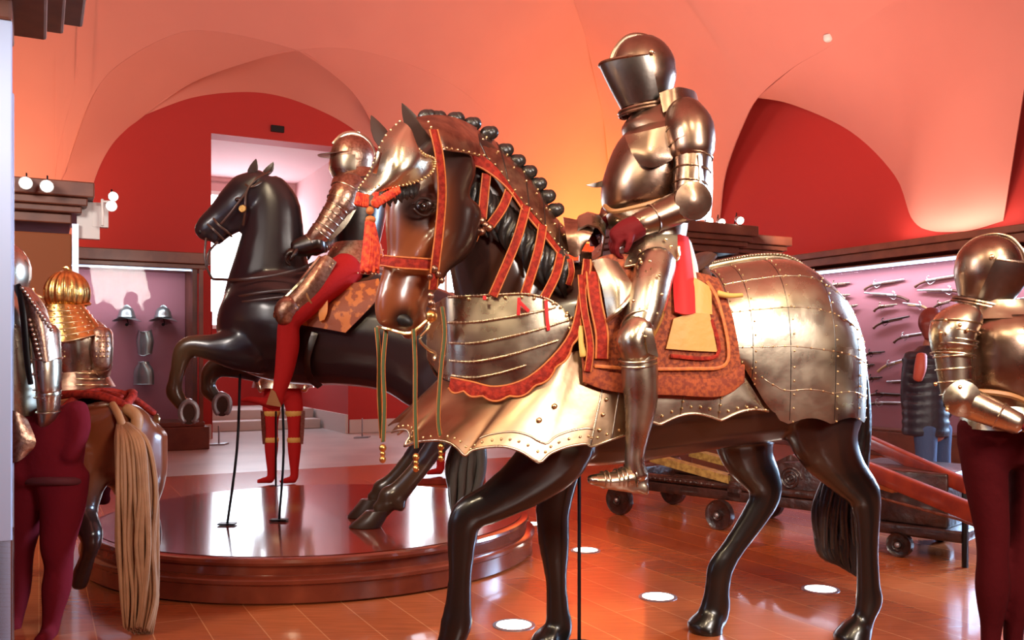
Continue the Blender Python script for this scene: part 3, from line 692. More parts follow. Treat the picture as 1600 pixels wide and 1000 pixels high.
for pts in ([(700, 464), (740, 462), (780, 460), (820, 459), (850, 465), (872, 476)], [(700, 504), (740, 503), (790, 496), (840, 487), (868, 480)], [(702, 536), (740, 536), (790, 527), (840, 515), (888, 500)], [(702, 564), (740, 565), (790, 556), (840, 542), (872, 532)], [(705, 587), (740, 590), (780, 583), (822, 571)]):
    L = [FH.p(x, y, near_l(x, y)+.009) for x, y in cat(pts, 7)]
    m.wire(L, .004)
    for a, b in zip(L, L[1:]):
        n_ = max(1, int((b-a).length/.009))
        for q in range(n_): m.ell(a.lerp(b, q/n_)+FH.l*.002, (.003, .005, .006), nu=5, nv=4)
onto(m, LAST['p'], ROPE)
m = Mesh(); m.rivets([cpt(i, .06)+FH.l*.01 for i in range(20, NCc, 4)]+[cpt(NCc-6, t_)+FH.l*.01 for t_ in (.2, .35, .6)], .007); onto(m, LAST['p'], BRASS)
# ---- straps helper (flat leather ribbon with orange borders)
def strap(fr, pts, w, name, parent, l_off=0., m1=None, trim=True, th=.004):
    w = w*.86
    pp = [fr.p(*q) for q in cat(pts, 5)]; m = Mesh(); kk = pp[0].y/F; ww = w*kk/2
    m.tube([(p_, th, ww) for p_ in pp], fr.l, 6, 1); s1 = m.build(name, m1 or REDV, parent)
    if trim:
        m = Mesh(); n_ = len(pp)
        for sg in (1, -1):
            L = []
            for i, p_ in enumerate(pp):
                t_ = (pp[min(i+1, n_-1)]-pp[max(i-1, 0)]).normalized(); b = t_.cross(fr.l).normalized(); L.append(p_+b*(ww*sg)+fr.l*.003)
            m.wire(L, ww*.17)
        m.build('border', ORNG, s1)
    return s1
# scalloped red band
def scallop_band(fr, pts, w, parent, name='scalloped_band', n=9):
    c = cat(pts, 10); A = []; B = []; E = []
    for i, q in enumerate(c):
        j0, j1 = c[max(i-1, 0)], c[min(i+1, len(c)-1)]; dx, dy = j1[0]-j0[0], j1[1]-j0[1]; L = math.hypot(dx, dy); nx, ny = -dy/L, dx/L
        if ny < 0: nx, ny = -nx, -ny
        sc_ = w*(.75+.28*abs(math.sin(i/len(c)*n*math.pi)))*math.sin(max(.35, min(1, (len(c)-i)/len(c)*1.6))*math.pi/2)
        A.append(fr.p(q[0], q[1], q[2])); B.append(fr.p(q[0]+nx*sc_, q[1]+ny*sc_, q[2]+.012)); E.append((q[0], q[1], q[2]))
    m = Mesh(); m.grid([A, [a.lerp(b, .5)+fr.l*.012 for a, b in zip(A, B)], B]); o = m.build(name, REDV, parent, thick=.008)
    m = Mesh(); m.wire([b+fr.l*.004 for b in B], .0045); m.wire([a+fr.l*.004 for a in A], .004); m.build('border', ORNG, o); return o
scallop_band(FH, [(704, 590, .24), (735, 596, .27), (775, 604, .30), (820, 592, .325), (860, 560, .335), (890, 520, .335), (903, 470, .33), (912, 405, .30)], 22, bay)
# ---- crinet (neck crest armour)
ct = [(655, 196, .06), (700, 190, .06), (750, 205, .04), (800, 245, .03), (838, 290, .02), (868, 340, .01), (900, 372, .0)]
cb = [(700, 232, .19), (742, 238, .185), (775, 262, .175), (815, 315, .17), (845, 348, .165), (872, 385, .16), (886, 398, .15)]
cm = [(672, 196, .14), (718, 203, .13), (760, 222, .12), (808, 268, .11), (842, 308, .10), (870, 355, .10), (896, 380, .10)]
m = Mesh(); gn = FH.sheet(m, [ct, cm, cb], 8, 6); m.build('crest_armour', COPPER, bay, thick=.005)
mm = Mesh(); mm.grid([[FH.mir(p_) for p_ in r] for r in gn]); mm.build('crest_armour', COPPER, bay, thick=.005)
m = Mesh(); NR2 = len(gn)
m.rivets([gn[NR2-2][i]+FH.l*.006 for i in range(0, len(gn[0]), 2)]+[gn[NR2//2][i]+FH.l*.008 for i in range(3, len(gn[0]), 4)]+[gn[3][i]+FH.l*.008 for i in range(2, len(gn[0]), 5)], .0055); onto(m, LAST['p'], BRASS)
m = Mesh()
for i in range(6, len(gn[0])-2, 7): m.wire([gn[j][i]+FH.l*.004 for j in range(NR2)], .003)
onto(m, LAST['p'], DSTEEL)
m = Mesh(); gp = HD.sheet(m, [[(650, 184, .05), (682, 180, .04), (716, 186, .0), (744, 200, -.04)], [(664, 204, .13), (690, 204, .14), (722, 212, .11), (748, 222, .06)], [(686, 232, .155), (702, 236, .16), (728, 240, .13), (750, 246, .07)]], 6, 6); m.build('crest_armour', COPPER, bay, thick=.005)
m = Mesh(); m.rivets([gp[-2][i]+HD.l*.006 for i in range(1, len(gp[0]), 2)]+[gp[j][3]+HD.l*.006 for j in range(3, len(gp), 2)], .005); onto(m, LAST['p'], BRASS)
# gullet end plate
m = Mesh(); FH.sheet(m, [[(880, 340, .05), (905, 345, .07), (930, 352, .08)], [(884, 365, .15), (905, 362, .16), (925, 365, .16)], [(890, 398, .15), (902, 402, .16), (910, 388, .16)]], 5, 5); m.build('crest_armour', COPPER, bay, thick=.005)
# ---- red leather fringe below the crinet with hanging straps
m = Mesh()
ft = [(712, 238, .20), (745, 240, .20), (775, 262, .195), (812, 312, .19), (845, 350, .185), (872, 385, .18), (890, 402, .18)]
fb = [(728, 262, .205), (750, 262, .205), (790, 292, .205), (822, 336, .20), (852, 372, .20), (880, 408, .19), (896, 430, .19)]
gf = FH.sheet(m, [ft, fb], 8, 3); fo = m.build('leather_fringe', REDV, bay, thick=.008)
m = Mesh(); L = gf[-1]; m.wire([p_+FH.l*.004 for p_ in L], .004); m.build('border', ORNG, fo)
for pts in ([(760, 272, .20), (756, 310, .21), (753, 342, .22)], [(796, 298, .20), (785, 325, .215), (766, 352, .22)], [(822, 322, .20), (806, 378, .24), (770, 462, .27)], [(848, 352, .20), (840, 395, .24), (820, 460, .28)], [(876, 398, .20), (868, 430, .25), (850, 466, .29)], [(890, 405, .20), (893, 425, .21), (888, 445, .21)]):
    strap(FH, pts, 15 if pts[0][0] < 880 else 10, 'hanging_strap', bay)
strap(FH, [(757, 345, .225), (748, 358, .235), (740, 376, .23)], 11, 'hanging_strap', bay)
m = Mesh(); 
for x, y in ((752, 345), (758, 352), (764, 356), (752, 362)): m.ell(FH.p(x, y, .24), (.018, .014, .016))
m.build('strap_buckle', COPPER, bay)
for pts in ([(757, 463, .29), (757, 468, .295)], [(811, 466, .30), (810, 492, .305)], [(812, 472, .305), (826, 486, .305)], [(853, 470, .30), (855, 500, .31), (857, 516, .31)]):
    strap(FH, pts, 7, 'red_lace', bay, m1=SCARL, trim=False)
# ---- shaffron (face plate) : sheet on the forehead
def hs(x, y, l): return (x, y, l)
c1 = [(624, 190, .10), (602, 212, .10), (588, 240, .09), (580, 262, .08), (570, 280, .07), (560, 294, .06), (562, 305, .06)]
c2 = [(636, 195, .17), (622, 222, .19), (610, 250, .19), (600, 272, .17), (588, 288, .15), (573, 300, .12), (570, 312, .11)]
c3 = [(644, 208, .19), (650, 236, .22), (640, 262, .225), (622, 280, .205), (604, 292, .18), (585, 303, .15), (578, 312, .13)]
c4 = [(642, 220, .19), (660, 240, .20), (678, 250, .18), (672, 272, .19), (640, 288, .19), (606, 293, .17), (588, 306, .14)]
m = Mesh(); gh = HD.sheet(m, [c1, c2, c3, c4], 6, 5)
m.build('face_plate', mat('pale_brass_steel', (.62, .54, .40), .26, 1, bump=.15, bscale=18, rvar=.06), bay, thick=.005)
m = Mesh(); NG = len(gh)
m.rivets([gh[-1][i]+HD.l*.006 for i in range(0, len(gh[0]), 1)]+[gh[0][i]+HD.l*.006 for i in range(0, len(gh[0]), 2)]+[gh[-3][i]+HD.l*.004 for i in range(26, len(gh[0]), 1)]+[gh[6][i]+HD.l*.006 for i in range(24, len(gh[0]), 2)], .005); onto(m, LAST['p'], BRASS)
m = Mesh(); p0, p1 = HD.p(593, 238, .205), HD.p(585, 270, .19); m.tube([(p0, .004, .009), (p1, .004, .009)], HD.l, 6, 2); m.build('plume_holder', mat('bright_brass', (.95, .85, .62), .2, 1), bay)
m = Mesh(); FR = [(577, 305, .155), (570, 318, .155), (573, 322, .155), (577, 319, .155), (581, 323, .155), (586, 318, .155), (583, 306, .155)]
m.prism([HD.p(*q) for q in FR], HD.l*.006); m.build('lily_finial', MATS['bright_brass'], bay)
# red fringe under the shaffron
m = Mesh()
for i in range(26):
    t_ = i/25; x = lerp(560, 618, t_); y = 305+10*math.sin(t_*6.28)*.3-18*max(0, t_-.45)
    if .25 < t_ < .42: continue
    m.tube([(HD.p(x, y-3, .155), .007, .007), (HD.p(x-2+random.uniform(-2, 2), y+14, .16), .008, .008)], HD.l, 6, 2)
m.build('forehead_fringe', ORFR, bay)
# forelock bits
m = Mesh()
for i in range(10):
    x = 598+i*6; m.tube([(HD.p(x, 293-i*.6, .15), .01, .012), (HD.p(x-4, 310-i, .16), .012, .012), (HD.p(x-8+(i % 3)*4, 326-i*2, .15), .003, .004)], HD.l, 6, 3)
m.build('forelock', HAIR, bay)
m = Mesh()
for i in range(9): m.tube([(HD.p(586+i*4.2, 314-i*2.6, .165+.002*i), .012, .012), (HD.p(588+i*4.2, 322-i*2.6, .165+.002*i), .013, .011)], HD.l, 8, 2)
m.build('forehead_fringe', ORFR, bay)
# hanging tassel
m = Mesh(); m.ell(HD.p(578, 329, .17), (.014,)*3); m.ell(HD.p(579, 343, .17), (.018, .018, .013)); tb = m.build('tassel_knob', ORNG, bay)
m = Mesh()
for i in range(18):
    a = i/18*6.283; dx, dz = math.cos(a), math.sin(a)
    m.tube([(HD.p(578+dx*5, 346, .17+dz*.008), .005, .006), (HD.p(580+dx*10, 385, .17+dz*.016), .007, .008), (HD.p(577+dx*13+random.uniform(-2, 2), 424+random.uniform(-5, 3), .17+dz*.018), .005, .006)], HD.l, 6, 3)
m.build('tassel', ORFR, bay)
# ---- bridle
strap(HD, [(677, 203, .165), (686, 245, .18), (690, 300, .17), (686, 360, .165), (680, 410, .155), (676, 452, .13)], 17, 'cheek_strap', bay)
strap(HD, [(597, 407, .06), (620, 410, .115), (650, 412, .13), (678, 414, .13)], 20, 'nose_strap', bay)
strap(HD, [(597, 407, .05), (593, 408, -.03)], 20, 'nose_strap', bay)
for bl in (((678, 420, .014), (684, 428, .012), (690, 438, .011), (672, 432, .01)), ((673, 462, .012), (674, 474, .013), (678, 484, .010))):
    m = Mesh()
    for x, y, r in bl: m.ell(HD.p(x, y, .15), (r, r, r*1.2))
    m.build('buckle', COPPER, bay)
m = Mesh(); m.ell(HD.p(674, 494, .14), (.021, .021, .023)); m.ell(HD.p(674, 478, .14), (.014, .014, .008)); m.build('bit_boss', GOLD, bay)
m = Mesh(); m.wire([HD.p(590, 511, .0), HD.p(606, 514, .07), HD.p(640, 520, .09), HD.p(668, 500, .12)], .006, sm=4); m.wire([HD.p(x, y, .13) for x, y in ((672, 500), (668, 515), (656, 530), (668, 545), (680, 552), (678, 562))], .0055, sm=4); m.build('curb_bit', BRASS, bay)
# green braided reins hanging
for pts, bead in (([(588, 512, .02), (592, 560, .02), (592, 620, .02), (596, 684, .02)], None), ([(603, 512, .05), (598, 570, .05), (600, 630, .05), (598, 690, .05)], (598, 700)), ([(646, 515, .10), (648, 570, .10), (648, 640, .10), (650, 700, .10)], (650, 714)), ([(690, 480, .10), (694, 520, .10), (688, 580, .10), (684, 650, .10), (687, 680, .1)], (689, 698))):
    s_ = strap(HD, pts, 8, 'braided_rein', bay, m1=GRNB)
    if bead:
        mm = Mesh()
        for dy, r in ((0, .013), (9, .010), (18, .012)): mm.ell(HD.p(bead[0], bead[1]+dy, pts[0][2]), (r, r, r*1.1))
        mm.build('bead', GOLD, s_)
# rod carrying the horse
m = Mesh(); a = FH.p(905, 740, -.02); m.wire([a, V((a.x, a.y, 0))], .008); m.lathe(V((a.x, a.y, 0)), [(.09, 0), (.09, .006), (.001, .008)], 20)
m.build('support_rod', BLACK, bay)
# ---- saddle cloth, saddle
m = Mesh()
sc1 = [(912, 420, .27), (945, 400, .28), (990, 400, .28), (1050, 420, .28), (1095, 428, .27), (1120, 436, .26)]
sc2 = [(905, 500, .335), (945, 500, .34), (990, 500, .345), (1050, 505, .345), (1110, 505, .34), (1145, 500, .335)]
sc3 = [(912, 594, .35), (945, 606, .355), (990, 612, .355), (1050, 614, .355), (1125, 616, .35), (1160, 594, .345)]
CLOTH = mat('rust_velvet_cloth', (.36, .075, .022), .8, noise=((.17, .028, .012), 70, .42, .6), bump=.5, bscale=50)
gs = FH.sheet(m, [sc1, sc2, sc3], 8, 8); m.build('saddle_cloth', CLOTH, bay, thick=.014)
mm = Mesh(); mm.grid([[FH.mir(p_) for p_ in r] for r in gs]); mm.build('saddle_cloth', CLOTH, bay, thick=.014)
# fringe along the hem and orange bands
m = Mesh(); last = gs[-1]
for i in range(len(last)-1):
    for q in (0, .33, .66):
        p_ = last[i].lerp(last[i+1], q)+FH.l*.008; m.tube([(p_+V((0, 0, .06)), .005, .008), (p_+V((0, 0, -.006)), .005, .007)], FH.l, 5, 1)
m.build('cloth_fringe', mat('rust_fringe', (.20, .03, .012), .8, noise=((.36, .07, .018), 60, .4, .6)), bay)
strap(FH, [(930, 572, .372), (1000, 576, .375), (1080, 576, .375), (1130, 572, .37), (1138, 540, .365), (1122, 470, .35), (1105, 440, .31)], 7, 'orange_braid', bay, m1=ORNG, trim=False)
strap(FH, [(1048, 556, .372), (1120, 556, .368), (1112, 500, .36)], 8, 'orange_braid', bay, m1=REDV, trim=False)
m = Mesh(); FH.sheet(m, [[(1052, 498, .362), (1080, 490, .362), (1108, 490, .356)], [(1040, 545, .368), (1080, 548, .368), (1120, 550, .362)]], 5, 5); m.build('yellow_panel', mat('ochre_satin', (.62, .30, .07), .5, bump=.3, bscale=25), bay, thick=.01)
m = Mesh(); FH.sheet(m, [[(1084, 434, .31), (1095, 440, .32), (1110, 450, .32)], [(1080, 490, .35), (1094, 490, .355), (1112, 492, .35)]], 4, 4); m.build('yellow_panel', MATS['ochre_satin'], bay, thick=.01)
# pommel leather flap in red with orange panels, left of the thigh
strap(FH, [(925, 425, .325), (930, 470, .36), (940, 520, .37), (940, 560, .372)], 22, 'red_flap', bay)
strap(FH, [(908, 430, .32), (912, 480, .355), (922, 540, .37), (918, 580, .37)], 12, 'red_flap', bay)
# steel saddle bow plates
m = Mesh(); FH.sheet(m, [[(925, 408, .30), (945, 404, .33), (965, 410, .33)], [(940, 445, .36), (965, 440, .39), (985, 440, .38)], [(950, 498, .38), (968, 482, .41), (991, 452, .39)]], 6, 6); m.build('saddle_steel', STEEL, bay, thick=.006)
m = Mesh(); m.wire([FH.p(*q) for q in [(950, 500, .385), (968, 484, .415), (991, 455, .395)]], .009, sm=5); m.build('saddle_steel_rim', STEEL, bay)
m = Mesh()
g = [[FH.p(x, y, l) for l in (-.16, -.11, -.05, 0, .05, .11, .16)] for x, y in ((898, 352), (905, 338), (918, 332), (935, 336), (945, 350), (940, 380), (925, 395), (905, 392))]
for r in g:
    for i, l in enumerate((-.16, -.11, -.05, 0, .05, .11, .16)): r[i] = r[i]-V((0, 0, .05*(l/.16)**2))
m.grid(g); m.build('saddle_bow', STEEL, bay, thick=.008)
m = Mesh(); m.tube([(FH.p(950, 420, 0), .18, .03), (FH.p(1000, 436, 0), .2, .035), (FH.p(1060, 432, 0), .2, .035), (FH.p(1092, 405, 0), .19, .03)], FH.l, 14, 4)
m.tube([(FH.p(1092, 470, .25), .02, .02), (FH.p(1104, 440, .24), .022, .022), (FH.p(1100, 425, .15), .025, .025), (FH.p(1096, 415, 0), .025, .03), (FH.p(1100, 425, -.15), .025, .025)], (0, 0, 1), 10, 4); m.build('saddle_seat', LEATH, bay)
m = Mesh(); m.tube([(FH.p(1122, 458, .335), .008, .012), (FH.p(1140, 462, .335), .008, .010), (FH.p(1160, 461, .335), .006, .008)], FH.l, 8, 3); m.build('thong', CHAMOIS, bay); m = Mesh(); m.tube([(FH.p(908, 510, .35), .006, .012), (FH.p(908, 535, .36), .006, .01), (FH.p(912, 556, .365), .008, .015)], FH.l, 8, 3); m.build('thong', CHAMOIS, bay)
# ================================================================ figures in armour
def vloft(m, fr, st, n=22, sq=.9, sm=4):
    """stack of horizontal sections: (xl, yl, xr, yr, l, w)"""
    rings = []
    for xl, yl, xr, yr, l, w in cat(st, sm):
        a, b = fr.p(xl, yl, l), fr.p(xr, yr, l); c = (a+b)/2; h = (b-a)/2; r = []
        for k in range(n):
            th = 2*math.pi*k/n; cs, sn = math.cos(th), math.sin(th)
            r.append(c+h*math.copysign(abs(cs)**sq, cs)+fr.l*(w*math.copysign(abs(sn)**sq, sn)))
        rings.append(r)
    m.loft(rings); return rings
def basis(f, up=(0, 0, 1)):
    f = V(f).normalized(); r = f.cross(V(up)).normalized(); u = r.cross(f).normalized(); return f, r, u
def close_helmet(c, f, up, s, root, mt, mt2=None, name='helmet'):
    f, r, u = basis(f, up); mt2 = mt2 or mt
    W = lambda a, b, z: V(c)+f*(a*s)+r*(b*s)+u*(z*s)
    m = Mesh(); rings = []
    for j in range(0, 17):
        t = j/16; z = 1.0-2.05*t
        if z > -.35: rad = math.sqrt(max(.0004, 1-(z/1.0)**2)) if z > 0 else math.sqrt(max(0, 1-(z*.8)**2))
        else: rad = lerp(.96, .66, min(1, (-.35-z)/.6))
        rings.append([W(rad*.92*math.cos(a)-.05-(.02 if z > 0 else 0), rad*.80*math.sin(a), z) for a in [2*math.pi*k/28 for k in range(28)]])
    m.loft(rings); sk = m.build(name, mt, root)
    m = Mesh()  # comb
    L = [(-.90, -.1), (-.90, .30), (-.64, .74), (-.2, .98), (.25, .97), (.64, .68), (.84, .36)]
    m.tube([(W(a, 0, z), .03*s, .07*s) for a, z in L], r, 10, 4); m.build('comb', mt, sk)
    # visor / bevor
    m = Mesh(); g = []
    for j in range(15):
        t = j/14; z = lerp(.22, -.92, t); row = []
        pr = lerp(.27, .10, t**.8)
        for k in range(29):
            a = math.radians(lerp(-82-14*t, 82+14*t, k/28)); rd = lerp(1.0, .72, t**1.4)
            ca = max(0, math.cos(a)); row.append(W(rd*.90*math.cos(a)+pr*ca**3-.02, (rd*.84)*math.sin(a), z+.10*ca**2*(1-t)))
        g.append(row)
    m.grid(g); vs = m.build('visor', mt2, sk, thick=.006)
    m = Mesh(); m.wire([p+u*.002 for p in g[0]], .006*s/.13); m.build('visor_rim', mt, vs)
    m = Mesh()
    for sg in (1, -1):
        m.lathe(W(-.02, .83*sg, .28), [(.001, .03*s), (.05*s, .02*s), (.07*s, 0)], 12, r*sg)
    m.build('pivot', BRASS, sk)
    m = Mesh(); L = [W(.74*math.cos(a)-.03+.1*max(0, math.cos(a)), .68*math.sin(a), -1.02) for a in [2*math.pi*k/28 for k in range(29)]]; m.wire(L, .05*s); m.wire([p-u*(.09*s) for p in L], .045*s)
    m.build('neck_ring', mt, sk)
    return sk
def hand(m, w, d, n, s=1., curl=.9, thumb=1):
    """w wrist, d towards fingers, n palm normal (curl direction)"""
    d = V(d).normalized(); n = (V(n)-d*V(n).dot(d)).normalized(); q = d.cross(n).normalized()*thumb
    w = V(w); P0 = w+d*(.085*s)
    m.tube([(w-d*.01*s, .018*s, .026*s), (w+d*.03*s, .018*s, .036*s), (w+d*.07*s, .017*s, .042*s), (P0, .014*s, .038*s)], n, 12, 3)
    for i, (o, L) in enumerate(((.030, .072), (.010, .080), (-.011, .075), (-.030, .060))):
        p0 = P0+q*(o*s)-d*.012*s; a1 = curl*.7; a2 = curl*1.6; a3 = curl*2.3
        v = lambda a: d*math.cos(a)+n*math.sin(a)
        p1 = p0+v(a1)*(L*.45*s); p2 = p1+v(a2)*(L*.32*s); p3 = p2+v(a3)*(L*.26*s)
        m.tube([(p0, .0105*s, .0105*s), (p1, .0105*s, .0105*s), (p2, .0095*s, .0095*s), (p3, .008*s, .008*s)], q, 8, 2)
    t0 = w+d*.03*s+q*.032*s; t1 = t0+(d*.6+q*.6+n*.35).normalized()*(.038*s); t2 = t1+(d*.8+n*.6).normalized()*(.032*s)
    m.tube([(t0, .014*s, .014*s), (t1, .012*s, .012*s), (t2, .009*s, .009*s)], q, 8, 2)
def lames(fr, pts, n, root, name, mt, w=.10):
    """raised rims around a limb path: pts like limb pts, n rings"""
    c = cat(pts, 8); m = Mesh()
    for i in range(n):
        q = c[int((i+.5)/n*(len(c)-1))]; q2 = c[min(int((i+.5)/n*(len(c)-1))+1, len(c)-1)]
        a, b = fr.p(*q[:3]), fr.p(*q2[:3]); t = (b-a).normalized(); k = a.y/F; r = q[3]*k*1.03
        s_ = (fr.l-t*fr.l.dot(t)).normalized(); e = t.cross(s_); rr = (q[4]*1.03 if len(q) > 4 else r)
        m.wire([a+s_*(rr*math.cos(x))+e*(r*math.sin(x)) for x in [2*math.pi*z/20 for z in range(21)]], .0035)
    return m.build(name, mt, root)
# ---------------------------------------------------------------- knight on the bay horse
KF = FH
k1 = thing('mounted_armour', 'brown steel armour with closed helmet seated on the bay horse in leather barding', 'suit of armour', FH.p(1010, 430, 0))
close_helmet(KF.p(1002, 112, 0), V((-.84, -.22, -.16)), (0, 0, 1), .152, k1, BROWNST, VISST)
m = Mesh(); vloft(m, KF, [(978, 212, 1098, 190, 0, .17), (974, 196, 1085, 168, 0, .13), (990, 176, 1074, 150, 0, .10), (998, 168, 1062, 146, 0, .085)]); m.build('gorget', BROWNST, k1)
m = Mesh(); KF.sheet(m, [[(1030, 146, .13), (1058, 137, .14), (1082, 142, .08), (1088, 150, -.02)], [(1036, 176, .15), (1060, 170, .16), (1086, 170, .10), (1092, 174, -.02)]], 6, 3); m.build('standing_collar', BROWNST, k1, thick=.008)
m = Mesh(); vloft(m, KF, [(952, 330, 1062, 326, 0, .15), (944, 318, 1072, 318, 0, .17), (943, 290, 1088, 286, 0, .19), (952, 255, 1098, 245, 0, .195), (966, 222, 1102, 208, 0, .185), (984, 200, 1095, 186, 0, .15)]); tr = m.build('cuirass', BROWNST, k1)
m = Mesh(); m.wire([KF.p(x, y, l) for x, y, l in ((945, 322, .06), (960, 330, .15), (1000, 322, .19), (1040, 312, .18), (1066, 318, .15))], .010, sm=5); m.build('waist_belt', TAN, tr)
m = Mesh(); KF.sheet(m, [[(976, 212, .14), (1010, 205, .19), (1045, 196, .21)], [(985, 235, .18), (1015, 240, .215), (1052, 238, .23)], [(998, 256, .19), (1020, 262, .21), (1050, 250, .23)]], 6, 5); m.build('shoulder_lame', BROWNST, tr, thick=.006)
# skirt of plates
m = Mesh(); vloft(m, KF, [(975, 385, 1062, 380, .03, .19), (960, 360, 1068, 352, .02, .19), (950, 334, 1066, 326, 0, .165)]); m.build('fauld', STEEL, k1)
m = Mesh(); m.rivets([KF.p(x, y, l) for x, y, l in ((965, 345, .17), (985, 342, .2), (1010, 338, .2), (975, 365, .19), (1000, 362, .21), (1030, 355, .21))], .006); onto(m, LAST['p'], BRASS)
m = Mesh(); KF.sheet(m, [[(972, 372, .22), (1010, 368, .27), (1058, 366, .26)], [(976, 395, .27), (1012, 394, .31), (1058, 392, .30)], [(976, 417, .30), (1010, 411, .345), (1056, 408, .33)]], 6, 6); m.build('tasset', STEEL, k1, thick=.007)
m = Mesh(); m.rivets([KF.p(x, y, l) for x, y, l in ((985, 408, .335), (1000, 405, .35), (1020, 404, .355), (1040, 402, .35), (1048, 385, .33), (1040, 374, .30), (1000, 392, .33))], .007); m.wire([KF.p(*q) for q in ((976, 417, .305), (1010, 411, .35), (1056, 408, .335), (1060, 385, .32))], .006, sm=5); onto(m, LAST['p'], BRASS)
def arm(fr, root, sh, el, wr, r, l0, l1, l2, mt, mt2, disc=True):
    up = [(sh[0], sh[1], l0, r*1.0), ((sh[0]+el[0])/2, (sh[1]+el[1])/2, (l0+l1)/2, r*.93), (el[0], el[1], l1, r*.82)]
    m = Mesh(); fr.limb(m, up, 18); m.build('upper_arm_plate', mt, root); lames(fr, up, 4, root, 'arm_lame', mt2)
    lo_ = [(el[0], el[1], l1, r*.85), (lerp(el[0], wr[0], .35), lerp(el[1], wr[1], .35), lerp(l1, l2, .35), r*.84), (wr[0], wr[1], l2, r*.62)]
    m = Mesh(); fr.limb(m, lo_, 18); m.build('forearm_plate', mt, root); lames(fr, lo_, 2, root, 'arm_lame', mt2)
    k = fr.sc(el[0], l1)
    if disc:
        m = Mesh(); m.lathe(fr.p(el[0]-2, el[1], l1)+fr.l*(r*k*.75), [(.001, .030), (r*k*.35, .026), (r*k*.7, .016), (r*k*1.0, .010), (r*k*1.02, 0), (r*k*.8, -.02)], 20, fr.l); m.build('elbow_disc', mt, root)
m = Mesh(); KF.limb(m, [(1068, 178, .17, 30, .08), (1078, 205, .22, 38, .10), (1082, 240, .24, 34, .09)], 20); m.build('pauldron', BROWNST, k1)
lames(KF, [(1074, 195, .2, 37, .10), (1082, 240, .24, 35, .092)], 2, k1, 'pauldron_rim', STEEL)
arm(KF, k1, (1083, 240), (1076, 318), (996, 352), 30, .24, .27, .29, BROWNST, BROWNST)
m = Mesh(); KF.sheet(m, [[(1092, 240, .33), (1108, 240, .27), (1112, 240, .18)], [(1094, 290, .33), (1110, 290, .27), (1113, 290, .18)], [(1086, 345, .33), (1106, 342, .27), (1110, 338, .2)]], 4, 5); m.build('rear_arm_guard', STEEL, k1, thick=.006)
arm(KF, k1, (1015, 232), (975, 318), (948, 345), 26, -.22, -.26, -.16, BROWNST, BROWNST, False)
m = Mesh(); hand(m, KF.p(992, 354, .29), KF.p(930, 395, .27)-KF.p(992, 354, .29), (0, .35, -1), 1.15, .9); m.tube([(KF.p(1000, 352, .29), .045, .045), (KF.p(980, 362, .29), .048, .05), (KF.p(962, 372, .285), .035, .04)], KF.l, 12, 3); g1 = m.build('glove', mat('crimson_glove', (.12, .005, .007), .7, bump=.4, bscale=30, spec=.15), k1, remesh=.006, iters=2)
m = Mesh(); hand(m, KF.p(948, 345, -.14), V((-.7, 0, -.6)), (0, -.5, -1), 1.0, .9, -1); m.build('glove', MATS['crimson_glove'], k1, remesh=.006, iters=2)
# legs
for sg in (1, -1):
    L_ = lambda l: l if sg > 0 else -l
    th = [(1022, 415, L_(.30), 32, .10), (1014, 450, L_(.36), 33, .095), (1006, 490, L_(.40), 31, .085), (996, 525, L_(.425), 25, .07)]
    m = Mesh(); KF.limb(m, th, 18); m.build('thigh_plate', STEEL, k1)
    m = Mesh(); KF.limb(m, [(1000, 512, L_(.43), 26, .07), (988, 533, L_(.445), 25, .07), (996, 556, L_(.44), 24, .068)], 16); KF.limb(m, [(978, 522, L_(.44), 10, .03), (974, 534, L_(.45), 11, .03), (978, 545, L_(.44), 9, .03)], 12)
    kn = m.build('knee_plate', STEEL, k1)
    m = Mesh(); KF.sheet(m, [[(1006, 512, L_(.50)), (1018, 514, L_(.50))], [(1010, 535, L_(.515)), (1024, 538, L_(.50))], [(1012, 552, L_(.51)), (1028, 558, L_(.50))]], 3, 4); m.build('knee_wing', STEEL, kn, thick=.006)
    m = Mesh(); KF.limb(m, [(998, 556, L_(.43), 28, .07), (1000, 590, L_(.43), 28.5, .07), (1001, 635, L_(.43), 25, .062), (994, 690, L_(.43), 17, .045), (991, 720, L_(.43), 15, .042), (996, 745, L_(.43), 18, .045)], 18); m.build('greave', STEEL, k1)
    m = Mesh(); KF.limb(m, [(1003, 752, L_(.43), 16, .035), (985, 747, L_(.43), 17, .045), (960, 750, L_(.43), 13, .05), (935, 750, L_(.43), 10, .045), (922, 749, L_(.43), 7, .03)], 14)
    m.box(KF.p(940, 762, L_(.43))-KF.l*.04, KF.p(1010, 772, L_(.43))-KF.p(940, 762, L_(.43)), KF.l*.08, V((0, 0, .035)))
    m.build('foot_plate', STEEL, k1, remesh=.008, iters=3)
    lames(KF, [(990, 747, L_(.43), 18, .047), (935, 750, L_(.43), 11, .047)], 6, k1, 'foot_lame', STEEL)
    lames(KF, [(1000, 508, L_(.42), 28, .077), (1000, 512, L_(.43), 28, .077)], 1, k1, 'knee_rim', STEEL); lames(KF, [(996, 557, L_(.44), 28, .072), (997, 572, L_(.435), 28.5, .072)], 2, k1, 'knee_rim', STEEL)
m = Mesh(); m.rivets([KF.p(x, y, l) for x, y, l in ((1002, 410, .42), (1015, 408, .43), (1030, 430, .46), (1034, 460, .46), (1026, 490, .475), (990, 470, .49), (1003, 520, .505), (1009, 526, .507))], .007); onto(m, LAST['p'], BRASS)
